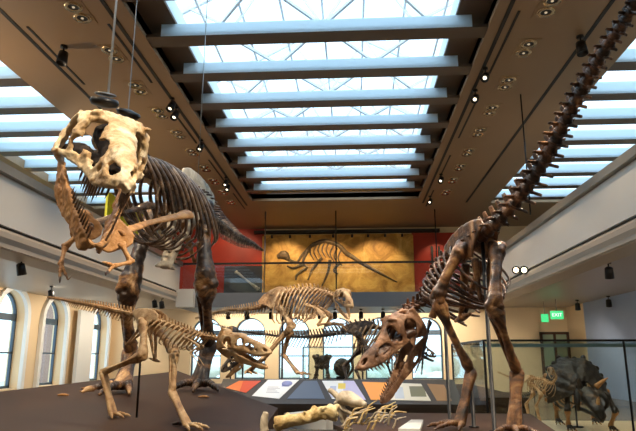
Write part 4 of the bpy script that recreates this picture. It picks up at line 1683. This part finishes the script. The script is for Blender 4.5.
c = V(at(342, 367, 21.3))
sh = thing('turtle_shell_fossil', 'round dark fossil shell on edge in the low glass case by the windows', 'fossil', (c.x, 21.5, .75))
m = MB().blob((c.x, 21.5, 1.25), (.30, .14, .32), 20, 12)
m.build('shell', M['e_bone'], sh, remesh=.03, rough=.02)
m = MB().tube([(c.x + .1, 21.42, .84), (c.x + .36, 21.42, 1.2), (c.x + .33, 21.42, 1.5), (c.x + .42, 21.42, 1.75)], [.05, .05, .05, .03], 8, 5)
m.build('limb_bone', M['e_bone'], sh)
MB().box((c.x - .2, 21.4, .755), (c.x + .2, 21.6, .95)).build('cradle', M['blackmetal'], sh, smooth=False)
# round dark globe on a stem by the left far window
c = V(at(232, 333, 17))
gl = thing('globe_lamp', 'dark round globe on a thin stem behind the small sand-coloured skeleton', 'lamp', (c.x, 17, .78))
MB().blob(c, .2, 18, 12).build('globe', plain('smoky globe', srgb(70, 60, 52), .3, var=.2), gl)
MB().lathe((c.x, 17, .78), [(.14, 0), (.14, .03), (.02, .04), (.02, c.z - .78 - .15)], 12).build('stem', M['blackmetal'], gl)
# beaked skull low behind the small mount
hk = thing('beaked_skull_mount', 'dark fossil head with pink beak under the jaw of the small skeleton', 'fossil', (at(236, 375, 13.6).x, 13.6, .78))
a, b = V(at(243, 360, 13.6)), V(at(226, 371, 13.4))
skull(hk, pose(a, b - a, (0, 0, 1)), .55, (M['e_bone'],), jaw=12, res=.022, teeth=(7, 7), tooth=.03, horn=False, jaw_mat=M['a_tan'])
MB().lathe((a.x, a.y, .78), [(.1, 0), (.1, .02), (.02, .03), (.02, a.z - .78 + .1)], 12).build('support_post', M['blackmetal'], hk)

# ---------------------------------------------------------------- carcass in front
zc = .90
dk = slab_mesh([V((-.78, 4.75, .975)), V((-.82, 5.6, .975)), V((-.16, 5.6, .975)), V((-.12, 4.8, .975))], .0)
pf2 = dk.build('rock_base', plain('dark rock', srgb(44, 34, 28), .8, var=.3, scale=8, bump=.8, bscale=20), None, smooth=False)
tag(pf2, 'dark rough block holding up the yellowed fossil bone at the front', 'base')
yb = M['y_bone'] = bone_mat('fossil straw', [(.3, S_(120, 88, 44)), (.45, S_(206, 172, 108)), (.6, S_(236, 212, 156)), (.78, S_(248, 234, 196))], .55, 6, .8)
Yc = 5.3
p = [at(275, 424, Yc), at(289, 421, Yc), at(305, 418, Yc), at(321, 413, Yc), at(337, 413, Yc)]
m = MB().tube(p, [.07, .056, .055, .06, .075], 14, 8, .85)
rr = random.Random(5)
for i in range(26):
    t = rr.random()
    k = min(3, int(t * 4))
    q = V(p[k]).lerp(V(p[k + 1]), t * 4 - k)
    m.blob(q + V((rr.uniform(-.02, .02), rr.uniform(-.05, .03), rr.uniform(-.03, .055))), rr.uniform(.014, .036))
o = m.build('fossil_limb_bone', yb, None, remesh=.007, rough=.007, loc=p[2])
tag(o, 'knobbly straw-yellow fossil bone lying across the dark block at the bottom edge', 'fossil bone')
p0 = at(265, 430, Yc)
m = MB().tube([at(264, 433, Yc), at(264, 423, Yc), at(266, 412, Yc)], [.04, .036, .026], 12, 6)
o = m.build('fossil_stump', M['a_pale'], None, remesh=.008, rough=.006, loc=p0)
tag(o, 'short pale stump of fossil bone standing upright at left end of the yellow bone', 'fossil bone')
# skull of the carcass
Cr = thing('carcass_skull', 'pale weathered fossil head raised above the splayed ribs at the front', 'fossil skull', at(350, 418, 5.9))
a, b = V(at(338, 400, 5.75)), V(at(366, 405, 5.6))
m = MB()
m.tube([a, a.lerp(b, .3) + V((0, 0, .03)), a.lerp(b, .7) + V((0, 0, .015)), b], [.045, .085, .062, .028], 14, 8, .8, (0, 0, 1))
m.tube([a + V((0, 0, .02)), a + V((-.06, 0, .08)), a + V((-.09, -.0, .085))], [.03, .022, .012], 8, 5)
m.tube([a, a + V((.04, .02, -.1)), a + V((.06, .03, -.2))], [.05, .04, .035], 9, 5)
for i in range(10):
    m.blob(a.lerp(b, rr.random()) + V((0, rr.uniform(-.05, .05), rr.uniform(-.03, .06))), rr.uniform(.015, .03))
m.build('cranium', M['a_pale'], Cr, remesh=.008, rough=.008)
m = MB().tube([a + V((.02, -.02, -.06)), a.lerp(b, .5) + V((0, -.02, -.1)), b + V((-.02, -.01, -.06))], [.03, .026, .014], 9, 6, .7)
m.build('lower_jaw', M['a_pale'], Cr, remesh=.008, rough=.005)
for k in range(5):
    q = a + V((.05 + .01 * k, .03, -.12 - .045 * k))
    m = MB().blob(q, (.032, .035, .022)).tube([q, q + V((-.05, 0, .03))], [.016, .008], 6, 3).tube([q, q + V((.05, -.02, .0))], [.014, .007], 6, 3)
    m.build('neck_vertebra', M['a_pale'], Cr)
# splayed ribs
root = V(at(352, 424, 5.7))
for i in range(34):
    f = i / 33
    x0 = 343 + 50 * f
    s = V(at(x0, 425 + rr.uniform(-9, 5), 5.85 - .42 * rr.random()))
    ln = rr.uniform(.12, .22)
    d = V((rr.uniform(.2, 1.0), rr.uniform(-.5, .1), rr.uniform(.1, .7))).normalized()
    e = s + d * ln
    md = s.lerp(e, .5) + V((-.02, 0, .03))
    if i in (8, 17, 25, 29, 28):
        continue
    m = MB().tube([s, s.lerp(md, .5), md, e], [.011, .010, .008, .004], 8, 5, .7)
    o = m.build('fossil_rib', yb if i % 3 else M['a_pale'], None, loc=s)
    tag(o, 'slender pale fossil rib splayed in the heap under the weathered head', 'fossil rib', 'splayed ribs of the carcass at the front')
# low pale plinths
o = slab_mesh([V(at(284, 413, 7.2)), V(at(305, 411, 7.7)), V(at(333, 416, 7.0)), V(at(326, 419, 6.7))], 0).build('reading_ledge', M['pale_top'], None, smooth=False)
tag(o, 'pale low ledge beside the sloping dark platform, behind the yellow bone', 'ledge')
o = slab_mesh([V((p_.x, p_.y, .9)) for p_ in (at(398, 424, 6.4), at(411, 413, 7.3), at(423, 413, 7.3), at(420, 424, 6.4))], .862).build('reading_ledge', M['pale_top'], None, smooth=False)
tag(o, 'pale low ledge at the left foot of the stooping chestnut skeleton', 'ledge')

# ---------------------------------------------------------------- fossil slab on the gallery wall
Ys = YB - .12
zt_, zb2 = at(340, 236, Ys).z, ZF + .06
sl = thing('fossil_slab', 'wide golden fossil slab with a curled dark skeleton, hung on the upper gallery wall', 'fossil slab', ((XS0 + XS1) / 2, YB - .06, (zt_ + zb2) / 2))
gold = bone_mat('golden matrix', [(.28, S_(128, 86, 32)), (.45, S_(190, 138, 58)), (.58, S_(220, 170, 82)), (.76, S_(238, 200, 120))], .6, 1.1, .9)
MB().box((XS0, YB - .18, zb2), (XS1, YB - .06, zt_)).build('stone_matrix', gold, sl, smooth=False)
m = MB()
for a, b in (((XS0, zb2), (XS1, zb2)), ((XS0, zt_), (XS1, zt_)), ((XS0, zb2), (XS0, zt_)), ((XS1, zb2), (XS1, zt_))):
    m.bar((a[0], YB - .17, a[1]), (b[0], YB - .17, b[1]), .14, .12, (0, 1, 0) if a[0] != b[0] else (0, 1, 0))
m.build('slab_frame', gold, sl, smooth=False)
sb = bone_mat('slab bone', [(.3, S_(64, 52, 40)), (.5, S_(104, 84, 58)), (.7, S_(150, 116, 70))], .5, 3, .5)
F = lambda px, py, dy=0: V(at(px, py, YB - .2 - dy))
def sb_tube(name, q, r, n=6):
    MB().tube([F(*c) for c in q], [k_ * .72 for k_ in r], 8, n).build(name, sb, sl)
MB().tube([F(277, 257), F(284, 255), F(290, 261)], [.12, .24, .1], 10, 5, .6, (0, 1, 0)).build('skull', sb, sl, remesh=.04, rough=.02)
sb_tube('neck', [(289, 260), (297, 262), (303, 254), (312, 245)], [.1, .09, .1, .13])
sb_tube('backbone', [(312, 245), (325, 241), (338, 245), (346, 253)], [.15, .16, .16, .16])
sb_tube('tail', [(346, 253), (362, 263), (380, 273), (397, 282)], [.17, .13, .09, .03])
for k in range(8):
    x = 313 + 4 * k
    y = 244 - (2 if 1 < k < 5 else 0) + max(0, k - 4) * 2
    sb_tube('rib', [(x, y), (x - 3, y + 8), (x + 1, y + 16)], [.06, .055, .03], 4)
for q in ([(322, 258), (313, 268), (308, 280)], [(330, 260), (328, 272), (322, 286)], [(308, 250), (303, 262), (308, 268)], [(303, 264), (294, 268), (287, 266)], [(306, 268), (297, 275), (296, 280)], [(340, 262), (334, 270), (338, 274)]):
    sb_tube('limb_bone', q, [.12, .09, .06], 5)

# ---------------------------------------------------------------- hangers, cables, fixtures
def rod(px, y0, Yq, z1, label, name='hanger_rod', r=.028, mat='blackmetal', z0=None, cat='rod', x=None):
    x = at(px, y0, Yq).x if x is None else x
    z0 = HC if z0 is None else z0
    m = MB().lathe((x, Yq, z1), [(r, 0), (r, z0 - z1)], 10)
    o = m.build(name, M[mat], None, loc=(x, Yq, z1))
    return tag(o, label, cat)


rod(336, 240, YG + .2, ZF - .02, 'dark hanger rod crossing the middle of the golden fossil slab')
rod(265, 240, YG + .2, ZF - .02, 'pale hanger rod at the left edge of the golden fossil slab', mat='steel')
rod(436, 240, YG + .2, ZF - .02, 'dark hanger rod in front of the red wall right of the slab')
rod(521, 100, 14.2, 4.9, 'dark rod hung from the ceiling behind the raised tail', r=.018)
# cables
def cable(a, b, label, r=.008, mat='steel'):
    a, b = V(a), V(b)
    m = MB().tube([a, b], [r, r], 8, 2)
    return tag(m.build('suspension_cable', M[mat], None, loc=b), label, 'cable')


ca = V(at(108, 97, 6.3))
cable(V((ca.x, 6.3, HC)), ca, 'pale steel cable from the ceiling to the disc over the gaping skull', .014, 'white')
cb = V(at(198, 179, 9.45))
cable(V((cb.x, 9.5, HC)), cb, 'thin steel cable from the ceiling down to the pale hip blade', .007)
dl = thing('hanging_disc', 'black shallow disc hung from the steel cable right above the gaping skull', 'disc', ca)
q = V(at(104, 105, 6.3))
MB().lathe(q, [(.02, .09), (.15, .07), (.165, .03), (.14, -.01), (.05, -.03)], 24, (.15, -.25, 1)).build('disc', M['blackmetal'], dl)
MB().lathe(q + V((.02, -.03, .10)), [(.09, 0), (.12, .008), (.12, .022), (.09, .03)], 24, (.15, -.25, 1)).build('ring', M['steel'], dl)
q = V(at(128, 115, 6.6))
d2 = thing('hanging_disc', 'black shallow disc at the right back corner of the gaping skull', 'disc', q)
MB().lathe(q, [(.02, .07), (.13, .05), (.15, .02), (.12, -.02), (.05, -.04)], 24, (.4, -.3, 1)).build('disc', M['blackmetal'], d2)
MB().tube([q, q + V((0, 0, .10)), V((q.x, q.y, HC))], [.008, .006, .006], 6, 2).build('cable', M['steel'], d2)

# recessed twin lamps in the ceiling
lampglow = glow('lamp filament', (1, .78, .5, 1), .5)


def twin(px, py, label):
    c = V(atz(px, py, HC))
    T_ = thing('twin_downlight', label, 'ceiling lamp', c, 'recessed twin lamps of the ceiling')
    L_, Wd = .36, .22
    MB().box((c.x - Wd, c.y - L_ - .04, HC - .012), (c.x + Wd, c.y + L_ + .04, HC - .002)).build('plate', M['plate'], T_, smooth=False)
    for s in (-1, 1):
        k = V((c.x, c.y + s * .19, HC))
        MB().lathe(k, [(.10, -.02), (.165, -.034), (.172, -.012)], 20, close=False).build('reflector', M['reflector'], T_)
        MB().lathe(k, [(.0, -.014), (.10, -.016)], 20, close=False).build('lamp_well', M['blackmetal'], T_)
        MB().blob(k + V((0, 0, -.02)), (.028, .028, .018), 10, 6).build('bulb', lampglow, T_)
    return T_


LL = [(78, 12), (113, 54), (138, 88), (160, 113), (178, 134), (192, 152), (205, 168), (214, 181), (223, 192), (231, 202)]
RL = [(549, 6), (526, 48), (507, 83), (491, 110), (479, 132), (468, 152), (460, 167), (453, 180), (446, 192)]
ordn = ['nearest', 'second', 'third', 'fourth', 'fifth', 'sixth', 'seventh', 'eighth', 'ninth', 'tenth']
for i, c in enumerate(LL):
    twin(c[0], c[1], 'recessed twin ceiling lamp left of the skylight, %s of its row from the viewer' % ordn[i])
for i, c in enumerate(RL):
    twin(c[0], c[1], 'recessed twin ceiling lamp right of the skylight, %s of its row from the viewer' % ordn[i])


def track_spot(top, aim, label, group, lit=True, s=1.0):
    """can on a short stem, mouth turned to what it lights"""
    top = V(top)
    T_ = thing('track_spotlight', label, 'spotlight', top, group)
    d = V(aim).normalized()
    pv = top + V((0, 0, -.16 * s))
    MB().lathe(top, [(.05 * s, -.03 * s), (.05 * s, 0)], 12).lathe(pv, [(.012 * s, 0), (.012 * s, .15 * s)], 8).build('stem', M['blackmetal'], T_)
    MB().lathe(pv - d * .08 * s, [(.03 * s, 0), (.065 * s, .02 * s), (.075 * s, .20 * s), (.07 * s, .20 * s), (.06 * s, .17 * s)], 16, d).build('can', M['blackmetal'], T_)
    if lit:
        MB().lathe(pv - d * .08 * s, [(.0, .172 * s), (.032 * s, .172 * s)], 16, d, close=False).build('lens', spotglow, T_)
    return T_


spotglow = glow('spot lens', (1, .85, .62, 1), 3)
G1, G2, G3, G4 = 'track spots left of the skylight', 'track spots right of the skylight', 'spots under the side galleries', 'spots under the back gallery'
names = ['nearest', 'second', 'third', 'fourth', 'last']
for i, (px, py) in enumerate([(172, 98), (176, 107), (201, 140), (226, 177), (228, 182)]):
    p = V(atz(px, py, HC))
    track_spot(p, (-.2, -.5, -1), 'black track spotlight left of the skylight, %s of its run from the viewer' % names[i], G1, s=1.3)
for i, (px, py) in enumerate([(485, 68), (475, 90), (441, 174), (430, 196)]):
    p = V(atz(px, py, HC))
    track_spot(p, (-.35, -.75, -.7), 'lit track spotlight right of the skylight, %s of its run from the viewer' % names[i], G2, s=1.3)
for px, py, lb in ((64, 46, 'black can spotlight alone on the ceiling slot at upper left'), (580, 36, 'black can spotlight alone on the ceiling slot at upper right')):
    track_spot(V(atz(px, py, HC)), (0, -.2, -1), lb, None, False, 1.5)
for px, py, lb in ((22, 258, 'black spotlight under the left gallery, nearest the viewer'), (52, 286, 'black spotlight under the left gallery above the end of the small tail'), (155, 297, 'black spotlight under left gallery, first of the pair behind the dark leg'), (162, 298, 'black spotlight under left gallery, second of the pair behind the dark leg'),
                   (608, 262, 'black spotlight under the right gallery, nearest the viewer'), (577, 300, 'black spotlight under the right gallery near the exit signs'), (608, 296, 'black spotlight under right gallery over the blue wall')):
    track_spot(V(atz(px, py, SOF)) , (0.1, .3, -1), lb, G3, False, 1.5)
for i, px in enumerate((205, 228, 247, 271, 290, 320, 335, 361, 383, 404)):
    track_spot((at(px, 312, 27.2).x, 27.2, SOF - .25), (0, .5, -1), 'small black spotlight under back gallery, %s counted from the left end' % ordn[i], G4, False, 1.5)
for i, px in enumerate((272, 290, 310, 333, 352, 368, 385, 402)):
    zz = zt_ + .12
    track_spot((at(px, 230, YB - .3).x, YB - .3, zz), (0, .6, -1), 'tiny lit spotlight over the golden fossil slab, %s counted from the left' % ordn[i], 'spots over the fossil slab', True, .8)
# twin flood on the right gallery edge
for px, lb in ((516, 'round lit floodlight on the right gallery edge, left of the pair'), (524, 'round lit floodlight on the right gallery edge, right of the pair')):
    p = V(atx(px, 270, XR - .15))
    fl = thing('floodlight', lb, 'floodlight', p, 'floodlights on the right gallery edge')
    MB().lathe(p, [(.06, -.2), (.12, -.05), (.14, 0), (.12, 0), (.11, -.02)], 16, (-.35, -.9, -.1)).build('housing', M['blackmetal'], fl)
    MB().lathe(p, [(0, -.012), (.085, -.012)], 16, (-.35, -.9, -.1), close=False).build('lens', glow('flood lens', (1, .8, .5, 1), 5), fl)
    MB().bar(p + V((0, .1, 0)), p + V((.25, .12, .05)), .03, .03).build('bracket', M['blackmetal'], fl, smooth=False)

# exit signs
def text_mesh(s, size, mat, parent, loc, rot, name='lettering'):
    cu = bpy.data.curves.new(name, 'FONT')
    cu.body = s
    cu.size = size
    cu.extrude = .004
    cu.align_x = 'CENTER'
    cu.align_y = 'CENTER'
    t = bpy.data.objects.new('temporary', cu)
    COL.objects.link(t)
    dg = bpy.context.evaluated_depsgraph_get()
    dg.update()
    me = bpy.data.meshes.new_from_object(t.evaluated_get(dg))
    bpy.data.objects.remove(t)
    me.name = name
    me.materials.clear()
    me.materials.append(mat)
    o = bpy.data.objects.new(name, me)
    COL.objects.link(o)
    o.parent = parent
    o.location = V(loc) - root_of(parent)
    o.rotation_euler = rot
    return o


green = glow('exit green', (.05, .8, .25, 1), .9)
wht = glow('exit white', (.9, 1, .9, 1), 1.3)
for px, py, w, lb in ((557, 315, .52, 'lit green exit sign hung under the right gallery, the right of two'), (545, 318, .3, 'lit green exit sign seen edge-on at left of the larger one')):
    p = V(at(px, py, 25.5))
    if px < 550:
        p = V(at(px, py, 26.5))
    s = thing('exit_sign', lb, 'sign', p, None)
    MB().box((p.x - w / 2, p.y, p.z - .17), (p.x + w / 2, p.y + .05, p.z + .17)).build('sign_box', green, s, smooth=False)
    MB().lathe((p.x, p.y + .025, p.z + .17), [(.015, 0), (.015, SOF - p.z - .17)], 8).build('hanger', M['steel'], s)
    if w > .5:
        text_mesh('EXIT', .2, wht, s, (p.x, p.y - .004, p.z), (PI / 2, 0, 0))
# door by the far right windows
dx0, dx1 = at(540, 340, YB - .05).x, WR - .02
d = bpy.data.objects.new('door_1', None)
COL.objects.link(d)
d.location = ((dx0 + dx1) / 2, YB - .05, 0)
ROOTLOC['door_1'] = V(d.location)
struct(d)
m = MB()
for x in (dx0, (dx0 + dx1) / 2 - .06, dx1 - .12):
    m.box((x, YB - .12, 0), (x + .12, YB - .02, 2.75))
for z in (0, 2.1, 2.65):
    m.box((dx0, YB - .12, z), (dx1, YB - .02, z + .12))
m.build('door_frame', M['wood'], d, smooth=False)
MB().box((dx0 + .1, YB - .08, .1), (dx1 - .1, YB - .06, 2.7)).build('pane', plain('door glass green', srgb(150, 165, 140), .1), d, smooth=False)
# tall red wall panel seen between the two far right windows is part of the wall paint
struct(MB().box((WR - .04, 9.0, 0), (WR, 27.7, SOF)).build('wall_blue', M['bluewall'], smooth=False))
# brick building outside the left windows
b = MB().box((-22, 39.6, -2), (-20, 42.2, 14)).build('building_outside', M['brick'], None, smooth=False)
struct(b)

# dark board with a long bone, standing on the back gallery left of the slab
bx0, bx1 = at(224, 280, 28.6).x, at(262, 280, 28.6).x
eb = thing('exhibit_board', 'dark grey board with one slanting bone, on the back gallery below the red wall', 'board', ((bx0 + bx1) / 2, 28.6, ZF))
MB().box((bx0, 28.6, ZF), (bx1, 28.7, at(240, 266, 28.6).z)).build('board', plain('charcoal board', srgb(70, 66, 66), .5, var=.1), eb, smooth=False)
longbone('mounted_bone', [at(236, 272, 28.5), at(258, 289, 28.5)], .09, .05, .09, M['a_pale'], eb)

# fossil chips lying on the sloping platform
for px, py, Yq, ln, lb in ((86, 394, 9.2, .16, 'small pale fossil chip on the sloping platform beside the big clawed foot'), (62, 402, 8.3, .14, 'small pale fossil chip nearest the left edge of the sloping platform'), (203, 402, 8.6, .14, 'small pale fossil chip in front of the dark right-hand clawed foot'), (177, 428, 6.3, .1, 'small dark fossil chip at the front of the sloping platform')):
    q = V(at(px, py, Yq))
    q.z = platform_z(q.x, q.y) + .022
    m = MB().tube([q - V((ln / 2, 0, 0)), q + V((0, .01, .008)), q + V((ln / 2, .03, 0))], [.013, .02, .011], 9, 5, .8).blob(q + V((ln * .3, .01, .004)), .018)
    tag(m.build('fossil_chip', M['a_tan'] if px != 177 else M['e_bone'], None, loc=q), lb, 'fossil chip', 'fossil chips on the platform')

# pale planting outside the back windows
fr = random.Random(21)
m = MB()
for k in range(46):
    x = fr.uniform(-14, 9)
    m.blob((x, fr.uniform(41, 44), fr.uniform(-.6, .7) + .8 * fr.random()), (fr.uniform(.5, 1.0), .6, fr.uniform(.35, .75)), 9, 6)
o = m.build('foliage', plain('outside foliage', srgb(226, 230, 218), .8, var=.12, scale=3), None, remesh=.12, rough=.08, smooth_it=1)
o['kind'] = 'stuff'
o['label'] = 'pale green planting outside the far arched windows'
o['category'] = 'planting'
o = MB().box((-30, 30.5, -.6), (30, 60, -.4)).build('ground_outside', plain('outside paving', srgb(190, 188, 180), .8), None, smooth=False)
struct(o)
# ---------------------------------------------------------------- light
W = bpy.data.worlds.new('World')
SC.world = W
W.use_nodes = True
bg = W.node_tree.nodes['Background']
bg.inputs['Color'].default_value = (0.66, 0.85, 1.0, 1)
bg.inputs['Strength'].default_value = 2.5


def spot(name, loc, target, watts, col=(1, .72, .42), size=70, blend=.6, soft=.06):
    l = bpy.data.lights.new(name, 'SPOT')
    l.energy = watts
    l.color = col
    l.spot_size = math.radians(size)
    l.spot_blend = blend
    l.shadow_soft_size = soft
    o = bpy.data.objects.new(name, l)
    COL.objects.link(o)
    o.location = V(loc)
    o.rotation_euler = (V(target) - V(loc)).to_track_quat('-Z', 'Y').to_euler()
    return o


def portal(loc, sx, sy, rot=(0, 0, 0)):
    l = bpy.data.lights.new('portal', 'AREA')
    l.shape = 'RECTANGLE'
    l.size, l.size_y = sx, sy
    l.cycles.is_portal = True
    o = bpy.data.objects.new('portal', l)
    COL.objects.link(o)
    o.location = loc
    o.rotation_euler = rot


portal(((SKL + SKR) / 2, (SKY0 + SKY1) / 2, HC + 1.28), SKR - SKL, SKY1 - SKY0)
portal(((GYL0 + GYL1) / 2, 11, HC + .98), 3.6, 28)
portal(((GYR0 + GYR1) / 2, 11, HC + .98), 3.6, 28)

WARM = (1, .74, .46)
WARM2 = (1, .87, .68)
# recessed ceiling lamps
for y in (4.5, 8.5, 12.5, 16.5, 20.5, 24.0):
    spot('ceiling_lamp', (-5.4, y, HC - .06), (-4.6, y, 0), 520, WARM, 110)
    spot('ceiling_lamp', (3.9, y, HC - .06), (3.4, y, 0), 300, WARM, 110)
# added unseen lamps above the gallery rails, brightening the ceiling
for y in (11, 16, 21):
    spot('ceiling_fill', (-8.6, y, ZP + .1), (-5, y + 2, HC), 190, WARM, 150)
for y in (8, 16):
    spot('ceiling_fill', (6.8, y, ZP + .1), (4, y + 2, HC), 30, WARM, 150)
# ground floor under galleries
for y in (12, 16, 20, 24, 28):
    spot('soffit_lamp', (-9.6, y, SOF - .1), (-11.5, y, 1.5), 260, WARM2, 140)
for x in (-6, -3.4, -.8, 1.8, 4.4):
    spot('soffit_lamp', (x, 28.0, SOF - .35), (x, 30, 1.8), 260, WARM2, 140)
for y in (13, 18, 24):
    spot('soffit_lamp', (7.6, y, SOF - .1), (7.8, y + 2, 0), 260, WARM2, 140)

# track spots on the mounts
for q, t, w, sz in (
        ((1.6, 2.5, HC - .3), at(105, 160, 6.0), 2500, 16), ((-5, 3, HC - .3), at(80, 190, 6.0), 300, 16),
        ((3.0, 5, HC - .3), at(165, 210, 8.4), 1100, 24), ((-5.2, 6, HC - .3), at(200, 260, 9.6), 400, 20),
        ((-4.6, 6, HC - .3), at(128, 330, 9.2), 500, 22), ((2.6, 3, HC - .3), at(170, 345, 6.7), 1700, 24),
        ((3.0, 3.6, HC - .3), at(478, 250, 6.5), 1700, 22), ((-3.6, 9.5, HC - .3), at(470, 250, 6.6), 1500, 18), ((-4.4, 5, HC - .3), at(392, 350, 7.0), 1500, 14),
        ((3.4, 8.5, HC - .3), at(490, 330, 6.5), 1300, 26), ((3.0, 9, HC - .3), at(320, 300, 13.8), 2000, 20),
        ((-4.6, 10, HC - .3), at(280, 330, 14), 1500, 22), ((-1.2, 1.8, HC - .3), at(335, 415, 5.5), 2600, 18),
        ((-4.4, 3, HC - .3), at(540, 180, 5.7), 300, 24), ((3.0, 8, HC - .3), (-1, 11.3, 1), 700, 28)):
    spot('track_lamp', q, t, w, (1, .83, .62), sz, .5, .05)
# wash on the fossil slab and the coloured walls
for px in (285, 330, 375):
    spot('slab_lamp', (at(px, 230, YB - 2.4).x, YB - 2.4, HC - .2), (at(px, 230, YB).x, YB, 5.2), 330, (1, .76, .46), 75)
spot('red_wall_lamp', (-6.0, YB - 2.6, HC - .2), (-6.4, YB, 5.6), 160, (1, .72, .45), 100)
spot('red_wall_lamp', (4.2, YB - 1.2, HC - .5), (4.2, YB, 5.8), 60, (1, .72, .45), 80)

for x in (2.6, 3.6, 4.6):
    spot('case_lamp', (x, GY0 + .55, GZ1 - .09), (x, GY0 + 1.0, GZ0), 9, (1, .8, .55), 130)

vs = SC.view_settings
SC.display_settings.display_device = 'sRGB'
vs.view_transform = 'Standard'
vs.look = 'None'
vs.gamma = 1
vs.use_curve_mapping = False
vs.exposure = 0.22
cy = SC.cycles
cy.max_bounces = 8
cy.diffuse_bounces = 4
cy.transparent_max_bounces = 16
cy.sample_clamp_indirect = 6
